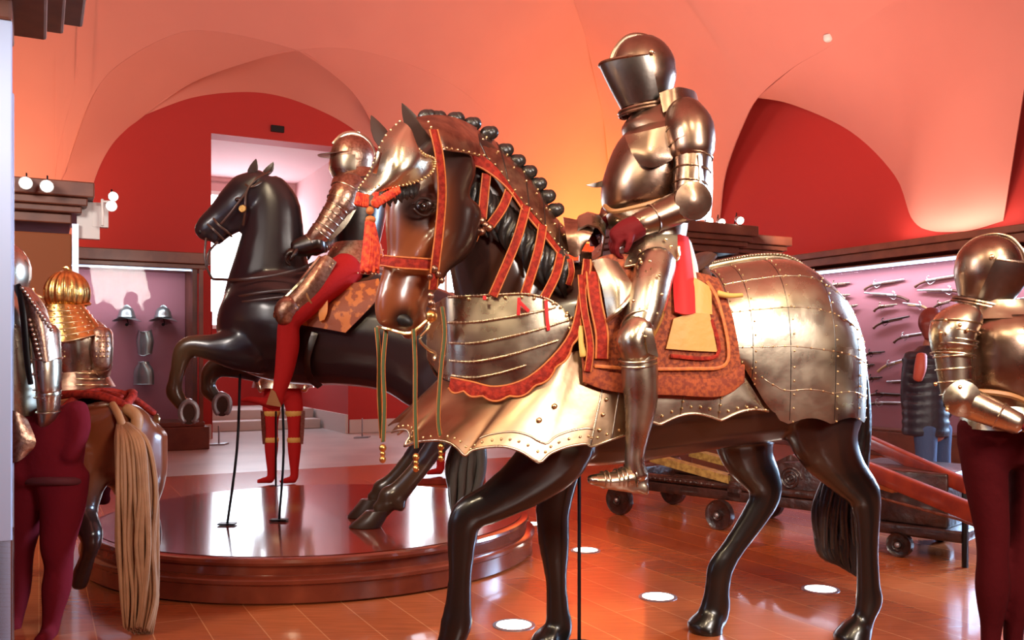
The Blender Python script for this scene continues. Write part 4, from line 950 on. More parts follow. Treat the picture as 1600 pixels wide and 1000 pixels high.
# scarlet and white hanging cloth behind the seat
m = Mesh(); KF.sheet(m, [[(1052, 372, .20), (1062, 368, .21), (1074, 372, .20)], [(1052, 430, .30), (1066, 430, .32), (1082, 432, .30)], [(1054, 488, .36), (1070, 492, .375), (1085, 490, .36)]], 5, 6); m.build('scarlet_sash', SCARL, k1, thick=.014)
m = Mesh(); KF.sheet(m, [[(1068, 372, .17), (1074, 374, .18), (1078, 380, .17)], [(1074, 410, .24), (1082, 412, .26), (1088, 416, .24)], [(1080, 445, .30), (1086, 458, .31), (1091, 450, .30)]], 4, 5); m.build('white_sash', WHITEC, k1, thick=.012)
m = Mesh(); KF.sheet(m, [[(945, 281, -.1), (932, 285, -.1), (916, 289, -.1)], [(942, 292, -.1), (930, 293, -.1), (916, 289.5, -.1)]], 4, 3); m.build('lance_rest', DSTEEL, k1, thick=.006)
# ---------------------------------------------------------------- rearing black horse
RF = Frame(P(500, 560, 5.42), V((-1, .03, 0)))
rear = thing('rearing_horse', 'life-size black horse figure rearing on the round plinth', 'horse figure', RF.p(560, 560, 0)); rear.location.z = PZ
b_ = Mesh()
trunk(b_, RF, [(748, 520, 590, .08), (735, 480, 620, .17), (700, 455, 640, .25), (650, 440, 640, .28), (600, 438, 612, .285), (540, 436, 603, .285), (480, 425, 602, .28), (430, 415, 596, .26), (390, 425, 585, .22), (362, 450, 565, .17), (346, 480, 540, .10)])
RF.limb(b_, [(425, 500, 0, 85, .19), (422, 455, 0, 72, .155), (424, 405, 0, 58, .125), (427, 360, 0, 48, .105), (424, 322, 0, 44, .09), (412, 292, 0, 33, .075)], 16)
RF.limb(b_, [(412, 284, 0, 24, .08), (392, 303, 0, 37, .09), (368, 322, 0, 33, .08), (345, 340, 0, 25, .06), (326, 355, 0, 21, .055), (314, 365, 0, 15, .045)], 16)
RF.limb(b_, [(392, 335, 0, 20, .06), (372, 348, 0, 14, .045), (350, 362, 0, 12, .04), (336, 376, 0, 10, .04)], 12)
RF.limb(b_, [(400, 540, .14, 48, .09), (365, 545, .17, 34, .07), (330, 543, .17, 22, .055), (300, 540, .17, 17, .05), (287, 550, .17, 17, .05), (279, 575, .17, 13, .038), (274, 596, .17, 12, .036), (272, 612, .17, 14, .042), (280, 626, .17, 12, .04)])
RF.limb(b_, [(395, 560, -.12, 40, .08), (362, 568, -.14, 24, .055), (338, 574, -.14, 17, .045), (328, 585, -.14, 15, .045), (325, 600, -.14, 12, .036), (326, 610, -.14, 13, .04), (334, 618, -.14, 11, .038)])
RF.limb(b_, [(690, 560, .14, 75, .13), (700, 615, .16, 55, .11), (704, 650, .16, 32, .065), (692, 680, .16, 22, .05), (672, 708, .16, 17, .042), (648, 740, .16, 16, .04), (622, 770, .16, 18, .044), (606, 785, .16, 15, .042), (594, 798, .16, 16, .048)])
RF.limb(b_, [(690, 580, -.14, 65, .12), (690, 640, -.16, 38, .07), (668, 675, -.16, 20, .048), (645, 712, -.16, 14, .038), (620, 745, -.16, 14, .038), (603, 762, -.16, 16, .042), (592, 775, -.16, 14, .042), (584, 782, -.16, 15, .046)])
def raised_hoof(c, fd, u_, r_, ra, rb, L):
    m = Mesh(); m.loft([[c-fd*q+r_*(ra*w*math.cos(a))+u_*(rb*w*math.sin(a)) for a in [2*math.pi*k/18 for k in range(18)]] for q, w in ((-.004, .5), (-.004, .96), (0, 1), (L*.5, .88), (L, .72), (L*1.25, .4))]); return m
def planted_hoof(x, y, l, fwd, ra, parent):
    c = RF.p(x, y, l); top = c.z; r_ = V((1, 0, 0)); rings = []
    for q, w, sh in ((1, .55, 0), (.97, .74, 0), (.5, .88, .45), (.08, 1.0, .9), (0, .98, .95)):
        z = lerp(PZ+.002, top, q); cc = V((c.x-fwd*sh, c.y, z))
        rings.append([cc+V((ra*1.35*w*math.cos(a)*(1.15 if math.cos(a) < 0 else .8), ra*w*math.sin(a), 0)) for a in [2*math.pi*k/20 for k in range(20)]])
    m = Mesh(); m.loft(rings); m.build('hoof', HOOF, parent)
def toe(m, a, b, r, ra):
    RF.limb(m, [(*a, r*.95, ra*.95), (lerp(a[0], b[0], .6), lerp(a[1], b[1], .6), a[2], r*1.1, ra*1.15), (*b, a[2], r*.75, ra*1.0)], 14, 3)
b_.ell(RF.p(612, 777, .16), (.082, .055, .075)); b_.ell(RF.p(626, 790, .16), (.035, .04, .035)); b_.ell(RF.p(600, 765, -.16), (.075, .05, .07))
RF.limb(b_, [(280, 626, .17, 12, .04), (286, 634, .15, 11, .04)]); RF.limb(b_, [(334, 618, -.14, 11, .038), (340, 625, -.15, 10, .036)])
bd = b_.build('body', HORSE, rear, remesh=.016, iters=4)
paint(bd, lambda p: mix3((.020, .012, .015), (.085, .05, .024), smooth01(1.75, 1.35, p.z)*smooth01(.50, .75, (p-RF.o).dot(RF.f)) if p.z > .6 else .5))  # chest bronze: coat colour plus a painted warm highlight
planted_hoof(594, 797, .16, .075, .072, rear); planted_hoof(583, 779, -.16, .06, .066, rear)
for (x, y, l) in ((295, 647, .17), (347, 635, -.14)):
    c = RF.p(x, y, l)+V((.02, -.045, -.012)); m = Mesh(); fdir = V((.35, -.9, -.25)).normalized(); r_ = V((1, .35, 0)).normalized(); u_ = fdir.cross(r_)
    c = RF.p(x, y-3, l); raised_hoof(c, fdir, u_, r_, .054, .078, .10).build('hoof', HOOF, rear)
    c = c+fdir*.008; L = [c+r_*(.047*math.sin(a))-u_*(-.068*math.cos(a)) for a in [math.radians(-150+300*i/16) for i in range(17)]]
    m.tube([(p_, .008, .016) for p_ in L], fdir, 6, 1); m.build('horseshoe', mat('blue_grey_iron', (.42, .50, .56), .35, 1), rear)
m = Mesh(); ear(m, RF.p(392, 275, .04), RF.p(400, 248, .05), (1, 0, 0), .030, (-.6, -.7, 0)); m.build('ear', MATS['ear_dark'], rear)
m = Mesh(); ear(m, RF.p(414, 275, -.05), RF.p(427, 253, -.05), (1, 0, 0), .030, (-.6, -.7, 0)); m.build('ear', MATS['ear_dark'], rear)
m = Mesh(); m.ell(RF.p(372, 312, .085), (.02, .016, .016)); m.build('eye', EYE, rear)
m = Mesh(); m.ell(RF.p(313, 362, .035), (.014, .014, .016)); m.build('nostril', MATS['nostril_dark'], rear)
BRID = mat('bridle_leather', (.07, .028, .018), .35, coat=.3)
def rstrap(fr, pts, w, name, par, mt=BRID): 
    m = Mesh(); pp = [fr.p(*q) for q in cat(pts, 5)]; k = pp[0].y/F; m.tube([(p_, .004, w*k/2) for p_ in pp], fr.l, 6, 1); return m.build(name, mt, par)
for pts in ([(422, 268, .02), (400, 280, .085), (385, 300, .10), (383, 330, .10), (380, 352, .07)], [(376, 282, .06), (392, 292, .095), (415, 280, .06)], [(385, 300, .10), (362, 330, .095), (345, 350, .08)], [(330, 335, .04), (340, 350, .07), (355, 362, .06), (362, 370, .03)], [(318, 345, .04), (335, 360, .065), (350, 375, .04)], [(322, 372, .05), (320, 400, .06), (324, 420, .06), (332, 436, .05)], [(340, 378, .05), (326, 395, .07), (324, 415, .07)]):
    rstrap(RF, pts, 4, 'bridle_strap', rear)
m = Mesh(); m.lathe(RF.p(379, 326, .108), [(.001, .006), (.02, .006), (.024, 0)], 14, RF.l); m.build('buckle', GOLD, rear)
for pts in ([(332, 436, .05), (370, 437, .16), (420, 432, .19), (470, 420, .20), (510, 400, .25)], [(352, 470, .10), (380, 462, .20), (430, 455, .24), (480, 452, .28), (500, 452, .29)], [(352, 476, .11), (380, 472, .21), (430, 466, .25), (490, 460, .29)]):
    rstrap(RF, pts, 5, 'rein', rear)
rstrap(RF, [(492, 520, .30), (480, 560, .30), (484, 590, .22), (500, 604, .1)], 12, 'girth', rear, DSTEEL)
m = Mesh()
for i in range(12):
    a = i/11-.5; ph = i*1.9
    m.tube([(RF.p(738, 520, .0), .02, .02), (RF.p(746+a*8, 600, 0), .03, .03), (RF.p(735+a*30, 680, .03*math.sin(ph)), .035, .034), (RF.p(726+a*46+4*math.sin(ph), 730, .04*math.sin(ph)), .03, .03), (RF.p(722+a*36+5*math.sin(ph+1), 775, .03*math.sin(ph)), .024, .022), (RF.p(712+a*10, 812, 0), .006, .006)], RF.l, 8, 5)
m.build('tail', mat('grey_black_hair', (.06, .055, .05), .3, bump=.6, bscale=22), rear)
m = Mesh()
for p0, p1, nm in (((375, 585, .05), (355, 806, .12), 0), ((440, 598, -.02), (436, 780, -.02), 0)):
    a, b = RF.p(*p0), RF.p(*p1)
    b.z = PZ+.004; m.wire([a, (a+b)/2+V((.02, 0, 0)), b], .008, sm=4); m.box(b-V((.05, .03, 0)), (.10, 0, 0), (0, .06, 0), (0, 0, .008))
m.build('support_rod', BLACK, rear)
BROC = mat('orange_brocade', (.55, .15, .025), .55, noise=((.26, .05, .012), 16, .47, .53), bump=.3, bscale=40)
for sg in (1, -1):
    m = Mesh(); l_ = lambda q: q*sg
    RF.sheet(m, [[(480, 446, l_(.20)), (530, 446, l_(.24)), (592, 436, l_(.24))], [(472, 480, l_(.31)), (530, 486, l_(.315)), (590, 466, l_(.30))], [(472, 508, l_(.325)), (508, 514, l_(.33)), (540, 520, l_(.33))]], 8, 6); sc_ = m.build('brocade_cloth', BROC, rear, thick=.012)
m = Mesh(); RF.sheet(m, [[(500, 470, .345), (512, 462, .345)], [(498, 490, .35), (512, 486, .35)], [(500, 502, .35), (507, 500, .35)]], 3, 4); m.build('holster_flap', mat('amber_satin', (.75, .27, .05), .4), rear, thick=.012)
m = Mesh(); RF.limb(m, [(492, 440, 0, 12, .2), (530, 448, 0, 12, .22), (580, 444, 0, 12, .22), (600, 430, 0, 10, .2)], 14); m.build('saddle_seat', LEATH, rear)
# ---------------------------------------------------------------- rider of the black horse
r2 = thing('mounted_armour', 'ribbed etched armour with red hose riding the rearing black horse', 'suit of armour', RF.p(545, 440, 0))
hc = RF.p(551, 246, 0)
m = Mesh(); f, r, u = basis((-.93, -.3, -.05)); s = .135
rings = []
for j in range(12):
    t = j/11; z = lerp(1.02, -.95, t); rad = math.sqrt(max(.002, 1-(max(z, -.2)/1.02)**2)) if z > -.2 else lerp(.97, .8, (-.2-z)/.75)
    rings.append([hc+f*(rad*.98*s*math.cos(a))+r*(rad*.82*s*math.sin(a))+u*(z*s) for a in [2*math.pi*k/24 for k in range(24)]])
m.loft(rings); hm = m.build('helmet', STEEL2, r2)
m = Mesh(); m.tube([(hc+f*(a*s)+u*(z*s), .006, .016) for a, z in ((-.98, .1), (-.75, .68), (-.25, 1.04), (.35, .98), (.8, .55))], r, 8, 4); m.build('comb', STEEL, hm)
m = Mesh(); m.grid([[hc+f*(s*(.9*math.cos(a)+pr*math.cos(a)**2))+r*(s*.8*math.sin(a))+u*(s*(.12-.08*pr)) for a in [math.radians(-75+150*i/14) for i in range(15)]] for pr in (0, .35, .62)]); m.build('peak', STEEL, hm, thick=.006)
m = Mesh(); m.grid([[hc+f*(s*(rr*math.cos(a)))+r*(s*.86*rr*math.sin(a))+u*(s*z) for a in [math.radians(-90+180*i/14) for i in range(15)]] for z, rr in ((-.05, .98), (-.5, 1.06), (-.95, .86))]); m.build('cheek_piece', STEEL, hm, thick=.006)
m = Mesh(); m.ell(hc+u*(s*1.12)-f*(s*.3), (.012,)*3); m.build('plume_knob', STEEL, hm)
m = Mesh(); vloft(m, RF, [(518, 292, 600, 284, 0, .16), (522, 278, 596, 272, 0, .12), (528, 268, 588, 264, 0, .10)]); m.build('gorget', STEEL2, r2)
m = Mesh(); vloft(m, RF, [(526, 385, 592, 380, 0, .15), (520, 350, 600, 345, 0, .17), (518, 315, 604, 310, 0, .18), (528, 288, 600, 280, 0, .15)]); m.build('cuirass', DSTEEL, r2)
m = Mesh(); vloft(m, RF, [(510, 428, 602, 436, 0, .25), (512, 404, 600, 408, 0, .22), (524, 382, 594, 380, 0, .165)]); sk = m.build('fauld', STEEL2, r2)
m = Mesh()
for t in (0, .5, .95): 
    for x in range(16):
        xx = lerp(514, 598, x/15); m.ell(RF.p(xx, lerp(386, 426, t)+x*.3, lerp(.17, .26, t)), (.006,)*3, nu=5, nv=3)
onto(m, LAST['p'], BRASS)
m = Mesh(); RF.limb(m, [(550, 288, .17, 24, .08), (540, 305, .22, 25, .09), (530, 325, .24, 22, .08)], 16); m.build('pauldron', STEEL2, r2); lames(RF, [(545, 295, .2, 25, .088), (530, 325, .24, 23, .084)], 3, r2, 'pauldron_rim', STEEL)
arm(RF, r2, (530, 322), (506, 358), (482, 385), 20, .24, .26, .25, STEEL2, STEEL, False)
m = Mesh(); RF.sheet(m, [[(548, 330, .25), (556, 328, .24)], [(530, 352, .26), (540, 354, .25)], [(508, 372, .27), (516, 378, .26)]], 3, 4); m.build('inner_arm_plate', STEEL, r2, thick=.008)
m = Mesh(); RF.limb(m, [(500, 378, .25, 18, .06), (478, 384, .25, 17, .055), (462, 388, .25, 13, .045)], 14); cuf = m.build('gauntlet_cuff', DSTEEL, r2)
m = Mesh(); hand(m, RF.p(474, 386, .25), V((-1, -.1, -.35)), (0, .3, -1), 1.1, .85); m.build('gauntlet_hand', DSTEEL, r2, remesh=.006, iters=1)
arm(RF, r2, (560, 315), (530, 365), (490, 390), 18, -.22, -.24, -.12, STEEL2, STEEL, False)
m = Mesh(); hand(m, RF.p(490, 390, -.12), V((-1, 0, -.3)), (0, -.3, -1), 1.0, .85, -1); m.build('gauntlet_hand', DSTEEL, r2, remesh=.006, iters=1)
for sg in (1, -1):
    l_ = lambda q: q*sg
    m = Mesh(); RF.limb(m, [(545, 420, l_(.18), 28, .10), (505, 448, l_(.30), 26, .085), (470, 485, l_(.37), 19, .065), (452, 505, l_(.38), 17, .06), (450, 540, l_(.38), 18, .06), (444, 580, l_(.38), 15, .052), (436, 612, l_(.38), 11, .042), (430, 630, l_(.38), 11, .04), (412, 628, l_(.38), 7, .035), (392, 624, l_(.38), 5, .03), (378, 626, l_(.38), 3, .015)], 16)
    m.build('red_hose_leg', HOSE, r2, remesh=.012, iters=3)
    m = Mesh(); RF.sheet(m, [[(500, 402, l_(.33)), (512, 400, l_(.34)), (526, 410, l_(.32))], [(470, 440, l_(.40)), (484, 444, l_(.415)), (500, 452, l_(.39))], [(436, 478, l_(.43)), (450, 480, l_(.45)), (466, 486, l_(.43))]], 6, 10); tp = m.build('thigh_lames', STEEL2, r2, thick=.008)
    m = Mesh(); RF.limb(m, [(456, 474, l_(.41), 17, .05), (446, 486, l_(.42), 18, .055), (446, 500, l_(.41), 14, .05)], 14); m.build('knee_plate', STEEL2, r2)
    if sg > 0:
        m = Mesh(); m.wire([RF.p(*q) for q in ((500, 402, .335), (470, 440, .405), (436, 478, .435), (430, 495, .43))], .012, sm=5); m.build('plate_ridge', STEEL, tp)
        m = Mesh(); m.rivets([RF.p(lerp(520, 462, i/14), lerp(412, 482, i/14), lerp(.34, .445, i/14)) for i in range(15)]+[RF.p(lerp(505, 448, i/9), lerp(405, 476, i/9), lerp(.345, .46, i/9)) for i in range(10)], .006); onto(m, LAST['p'], BRASS)
        rstrap(RF, [(475, 450, .42), (480, 462, .425), (486, 474, .41)], 4, 'garter_strap', r2, TAN)
        m = Mesh(); RF.sheet(m, [[(424, 608, .43), (430, 612, .43)], [(416, 632, .43), (440, 636, .43)]], 3, 3); m.build('spur_leather', TAN, r2, thick=.006)
# ================================================================ left pony, its rider, the standing suits
LF = Frame(P(150, 560, 4.45), V((-.75, .66, 0)))      # heading left and away
pony = thing('pony_figure', 'chestnut horse figure seen from behind with a long blond tail at the left', 'horse figure', P(190, 560, 4.2)); pony.location.z = 0
b_ = Mesh(); C = Frame(P(150, 560, 4.3), V((-1, 0, 0)))
# body runs away from the viewer: sections along the heading
hd = V((-.72, .69, 0)).normalized(); sdv = V((hd.y, -hd.x, 0)); base = P(196, 700, 4.15)
rg = []
for s_, w, zt, zb in cat([(-.02, .06, .98, .78), (.05, .17, 1.00, .66), (.2, .235, 1.0, .60), (.45, .24, .97, .58), (.8, .245, .94, .55), (1.1, .22, .96, .56), (1.3, .16, .96, .62), (1.4, .07, .92, .7)], 5):
    c = V((base.x, base.y, 0))+hd*s_; rg.append([c+sdv*(w*math.cos(a))+V((0, 0, (zt+zb)/2+(zt-zb)/2*math.sin(a))) for a in [2*math.pi*k/18 for k in range(18)]])
b_.loft(rg)
def pl(s_, l, z): return V((base.x, base.y, 0))+hd*s_+sdv*l+V((0, 0, z))
def tb(m, L, n=12): m.tube([(pl(*q[:3]), q[3], q[3]*1.1) for q in L], sdv, n, 4)
tb(b_, [(1.15, 0, .85, .17), (1.35, 0, 1.05, .13), (1.5, 0, 1.25, .10), (1.62, 0, 1.34, .09)]); tb(b_, [(1.56, 0, 1.38, .085), (1.72, 0, 1.25, .08), (1.85, 0, 1.08, .055)])
tb(b_, [(.2, .11, .80, .17), (.16, .13, .62, .13), (.12, .13, .48, .075), (.02, .13, .37, .05), (.06, .13, .24, .033), (.09, .13, .12, .038), (.13, .13, .05, .04)])
tb(b_, [(.2, -.11, .80, .17), (.2, -.13, .62, .12), (.16, -.13, .48, .07), (.05, -.13, .40, .05), (.10, -.13, .30, .035), (.16, -.13, .22, .04), (.20, -.13, .16, .04)])
for l in (.12, -.12): tb(b_, [(1.15, l, .75, .11), (1.17, l, .5, .07), (1.18, l, .36, .05), (1.16, l, .2, .035), (1.18, l, .1, .04), (1.22, l, .03, .045)])
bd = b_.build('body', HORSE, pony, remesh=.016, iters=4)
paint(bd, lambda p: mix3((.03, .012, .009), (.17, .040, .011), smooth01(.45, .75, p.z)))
m = Mesh(); RT = random.Random(3)
for i in range(110):
    a = i/109-.5; q = RT.uniform(-1, 1)
    wv = 7*math.sin(a*19+q); P0_ = P(192+a*14, 662, 4.10+q*.02); m.tube([(P0_, .010, .010), (P(206+a*48, 690, 4.0+q*.05), .010, .010), (P(214+a*60+q*3+wv*.5, 760, 3.95+q*.06), .0095, .0095), (P(216+a*56+q*5-wv*.6, 850, 3.93+q*.06), .009, .009), (P(218+a*50+q*6+wv*.6, 930, 3.93+q*.05), .008, .008), (P(216+a*34+q*8, 985+q*6, 3.93+q*.03), .003, .003)], (0, 1, 0), 6, 5)
m.build('tail', BLOND, pony)
m = Mesh(); m.wire([pl(0, 0, .985), pl(.1, .08, 1.03), pl(.3, .15, 1.03), pl(.55, .2, .99)], .02, 8, 4); m.wire([pl(0, 0, .985), pl(.1, -.08, 1.03), pl(.3, -.15, 1.03), pl(.55, -.2, .99)], .02, 8, 4); m.wire([pl(.05, 0, 1.02), pl(.35, 0, 1.04), pl(.7, 0, 1.0)], .016, 8, 4); m.wire([pl(.22, -.23, .93), pl(.25, -.12, 1.02), pl(.27, 0, 1.045), pl(.25, .12, 1.02), pl(.22, .235, .93)], .016, 8, 4); m.build('crupper_strap', REDV, pony)
m = Mesh(); m.wire([pl(-.01, .0, .97), pl(-.05, .03, .93), pl(-.05, .02, .86)], .028, 8, 4); m.wire([pl(.02, -.05, .99), pl(-.06, -.05, .93), pl(-.08, -.03, .84)], .018, 8, 4); m.build('tail_dock_wrap', TAN, pony); m = Mesh(); m.lathe(pl(.22, .245, .9), [(.001, .015), (.025, .01), (.03, 0)], 12, sdv); m.build('strap_rosette', BRASS, pony)
m = Mesh(); m.grid([[pl(s_, l, 1.0-(l/.26)**2*.18+.03) for l in (-.26, -.2, -.1, 0, .1, .2, .26)] for s_ in (.38, .55, .75, 1.0)]); m.build('saddle_pad', TAN, pony, thick=.02)
# ---- rider with gilt helmet, seen from behind
G = Frame(P(115, 560, 4.75), V((-1, 0, 0)))
gk = thing('mounted_armour', 'suit of armour with gilt ribbed helmet seen from behind on the chestnut horse', 'suit of armour', G.p(125, 625, 0))
m = Mesh(); rings = []; hc = G.p(105, 458, 0)
for j in range(14):
    z = lerp(.118, -.075, j/13); rad = .108*math.sqrt(max(.001, 1-(z/.12)**2)); rings.append([hc+V((rad*(1+.05*math.cos(16*a))*math.cos(a), rad*(1+.05*math.cos(16*a))*math.sin(a), z)) for a in [2*math.pi*k/96 for k in range(96)]])
m.loft(rings); hm = m.build('helmet', GOLD, gk)
m = Mesh(); m.wire([hc+V((.107*math.cos(a), .107*math.sin(a), -.06+.02*math.sin(a))) for a in [2*math.pi*k/30 for k in range(31)]], .009); m.wire([hc+V((.02, 0, .115)), hc+V((.0, 0, .135)), hc+V((-.02, 0, .13))], .008); m.build('roped_rim', GOLD, hm)
m = Mesh(); m.wire([hc+V((-.10, -.03, -.03)), hc+V((-.14, -.05, -.01)), hc+V((-.15, -.05, .02))], .008, sm=4); m.build('side_hook', BRASS, hm)
for i in range(6):
    t = i/5; m = Mesh(); y = lerp(478, 512, t); w = lerp(30, 47, t); cx = lerp(108, 117, t); pts = []
    top = []; bot = []
    for k in range(25):
        a = lerp(-115, 115, k/24); ar = math.radians(a); dip = 14*t*math.cos(ar)**2
        c0 = G.p(cx, y, 0); kk = c0.y/F; ww = w*kk
        top.append(c0+V((ww*.95*math.sin(ar), -.05-ww*.95*math.cos(ar), -dip*.6*kk))); bot.append(c0+V((ww*1.1*math.sin(ar), -.055-ww*1.02*math.cos(ar), -(10+dip)*kk)))
    m.grid([top, bot]); o = m.build('neck_lame', GOLD, gk, thick=.005); m = Mesh(); m.wire([p_+V((0, -.004, 0)) for p_ in bot], .004); m.rivets([p_.lerp(q_, .5)+V((0, -.008, 0)) for p_, q_ in list(zip(top, bot))[2:-2:2]], .005); onto(m, LAST['p'], BRASS)
m = Mesh(); vloft(m, G, [(98, 612, 156, 612, 0, .10), (94, 585, 158, 585, 0, .115), (84, 550, 168, 548, 0, .14), (86, 515, 164, 513, 0, .14), (100, 495, 140, 495, 0, .09)]); m.build('back_plate', STEEL, gk)
for x0, x1, nm in ((92, 92, 0), (160, 161, 1)):
    m = Mesh(); G.limb(m, [(x0, 520, .06, 15, .06), (x1-2, 545, .08, 17, .06), (x1, 572, .08, 13, .05)], 14); m.build('arm_plate', GOLD if not nm else STEEL2, gk)
    m = Mesh(); m.rivets([G.p(lerp(x0-9, x0+9, (i % 4)/3), 525+8*(i//4), .135) for i in range(20)], .006); onto(m, LAST['p'], BRASS)
    m = Mesh(); G.limb(m, [(x1, 572, .06, 12, .05), (x1-4, 595, -.1, 11, .045), (x1-8, 605, -.25, 9, .04)], 12); m.build('forearm_plate', STEEL2, gk)
m = Mesh(); vloft(m, G, [(78, 612, 176, 604, .0, .16), (86, 592, 166, 586, 0, .13), (96, 578, 158, 574, 0, .11)]); cl = m.build('culet', COPPER, gk)
m = Mesh()
for j in range(4):
    y = 582+j*9; w_ = 33+j*5; m.wire([G.p(126+w_*math.sin(a), y+1, (.115+.014*j)*math.cos(a)) for a in [math.radians(-90+180*i/16) for i in range(17)]], .004)
onto(m, LAST['p'], BRASS)
m = Mesh(); vloft(m, G, [(90, 655, 165, 652, -.0, .15), (94, 630, 162, 626, 0, .12), (98, 612, 158, 610, 0, .1)]); m.build('hose_seat', DHOSE, gk)
for sg in (1, -1):
    m = Mesh(); m.tube([(pl(.75, .10*sg, 1.0), .09, .10), (pl(.95, .24*sg, .98), .075, .08), (pl(1.08, .30*sg, .86), .055, .06), (pl(1.02, .31*sg, .60), .05, .05), (pl(1.0, .31*sg, .46), .035, .035)], sdv, 12, 4); m.tube([(pl(.98, .31*sg, .42), .03, .035), (pl(1.12, .31*sg, .40), .028, .03), (pl(1.2, .31*sg, .40), .015, .02)], sdv, 10, 3)
    m.build('hose_leg', DHOSE, gk, remesh=.012, iters=2)
# ---- nearest left suit in dark red hose (seen from behind)
S = Frame(P(60, 560, 3.95), V((-1, 0, 0)))
ls = thing('standing_armour', 'bright steel armour over dark red hose at the left edge, seen from behind', 'suit of armour', V((S.p(70, 560, 0).x, 3.95, 0)))
m = Mesh(); S.limb(m, [(95, 655, .0, 38, .10), (85, 690, .0, 46, .125), (80, 740, 0, 44, .12)], 16); S.limb(m, [(40, 660, .0, 38, .10), (48, 740, 0, 40, .12)], 16)
S.limb(m, [(96, 745, .02, 42, .11), (98, 790, .02, 34, .09), (90, 850, .02, 26, .07), (92, 885, .0, 21, .06), (88, 920, .0, 22, .06), (82, 960, .0, 15, .045), (78, 985, 0, 13, .04), (70, 996, .08, 12, .035), (62, 1000, .14, 9, .03)], 16)
S.limb(m, [(45, 745, -.02, 40, .10), (40, 800, -.04, 30, .08), (30, 860, -.08, 22, .065), (28, 920, -.12, 19, .055), (24, 965, -.12, 12, .04), (20, 985, -.08, 12, .035)], 16)
S.limb(m, [(115, 640, .02, 22, .06), (122, 670, .04, 19, .05), (108, 715, .06, 15, .05)], 12)
m.build('hose', MHOSE, ls, remesh=.014, iters=3)
m = Mesh(); m.wire([S.p(88+46*math.sin(a)-8, 752, .13*math.cos(a)) for a in [math.radians(-100+200*i/20) for i in range(21)]], .018, 8); m.build('hose_belt', mat('maroon_belt', (.09, .008, .012), .8), ls)
m = Mesh(); vloft(m, S, [(-20, 650, 66, 648, 0, .15), (-24, 600, 70, 596, 0, .16), (-30, 540, 70, 530, 0, .17), (-24, 490, 62, 480, 0, .16), (-6, 455, 40, 448, 0, .11)]); m.build('back_plate', STEEL, ls)
m = Mesh(); S.sheet(m, [[(20, 445, .15), (36, 448, .16), (48, 468, .14)], [(40, 500, .19), (60, 495, .19), (78, 505, .15)], [(56, 560, .19), (72, 565, .19), (86, 560, .15)]], 6, 8); sp_ = m.build('shoulder_plate', STEEL2, ls, thick=.008)
m = Mesh(); m.rivets([S.p(lerp(34, 80, i/12), lerp(450, 515, i/12), .19) for i in range(13)]+[S.p(lerp(46, 62, i/8), lerp(500, 560, i/8), .21) for i in range(9)], .009); onto(m, LAST['p'], STEEL)
m = Mesh(); m.tube([(S.p(28, 445, .18), .006, .012), (S.p(36, 490, .21), .006, .014), (S.p(42, 560, .21), .006, .013), (S.p(48, 600, .2), .006, .012)], S.l, 8, 4); m.build('black_strap', BLACK, ls)
m = Mesh(); S.limb(m, [(70, 520, .08, 22, .07), (74, 570, .12, 20, .065), (76, 610, .12, 17, .06)], 16); S.limb(m, [(76, 612, .12, 18, .055), (76, 640, .10, 15, .05), (74, 662, .06, 12, .045)], 14); m.build('arm_plate', STEEL, ls); lames(S, [(72, 560, .12, 22, .07), (76, 655, .1, 15, .055)], 5, ls, 'arm_lame', STEEL)
m = Mesh(); S.sheet(m, [[(0, 640, .17), (22, 642, .19), (42, 655, .16)], [(0, 685, .19), (28, 685, .2), (56, 690, .17)], [(0, 722, .19), (26, 722, .2), (46, 706, .17)]], 6, 6); m.build('rump_plate', STEEL2, ls, thick=.007)
m = Mesh(); m.ell(S.p(8, 425, .0), (.10, .12, .13)); m.build('helmet', STEEL, ls)
# ---- right suit
RS = Frame(P(1545, 560, 3.42), V((1, -.1, 0)))
rs = thing('standing_armour', 'polished steel half armour with closed helmet over dark red hose at the right edge', 'suit of armour', V((RS.p(1560, 560, 0).x, 3.42, 0)))
close_helmet(RS.p(1548, 420, 0), V((.75, -.42, -.22)), (0, 0, 1), .128, rs, BROWNST, VISST)
m = Mesh(); vloft(m, RS, [(1490, 500, 1650, 498, 0, .13), (1512, 484, 1628, 484, 0, .10), (1524, 470, 1612, 470, 0, .085)]); m.build('gorget', STEEL, rs)
m = Mesh(); vloft(m, RS, [(1512, 640, 1620, 640, 0, .12), (1502, 612, 1634, 610, 0, .15), (1500, 570, 1650, 565, 0, .18), (1496, 525, 1652, 520, 0, .17), (1512, 495, 1630, 492, 0, .12)]); m.build('cuirass', BROWNST, rs)
m = Mesh(); m.wire([RS.p(1502, 618, .10), RS.p(1530, 612, .15), RS.p(1580, 618, .16), RS.p(1620, 636, .13)], .011, sm=5); m.build('waist_belt', TAN, rs)
m = Mesh(); vloft(m, RS, [(1502, 668, 1632, 672, 0, .15), (1506, 645, 1628, 648, 0, .14), (1512, 628, 1622, 630, 0, .125)]); m.build('fauld', STEEL, rs)
m = Mesh(); RS.limb(m, [(1506, 496, .12, 26, .09), (1490, 515, .14, 34, .10), (1488, 545, .15, 30, .09)], 18); m.build('pauldron', STEEL, rs)
lames(RS, [(1494, 505, .14, 34, .10), (1488, 562, .15, 30, .088)], 5, rs, 'pauldron_rim', STEEL)
arm(RS, rs, (1489, 550), (1496, 622), (1590, 662), 28, .15, .16, .24, STEEL, STEEL)
arm(RS, rs, (1650, 540), (1660, 620), (1622, 668), 27, -.05, .0, .2, STEEL, STEEL, False)
m = Mesh(); hand(m, RS.p(1588, 662, .24), V((1, -.15, -.1)), (0, .3, -1), 1.0, .8); m.build('glove', MATS['crimson_glove'], rs, remesh=.006, iters=2)
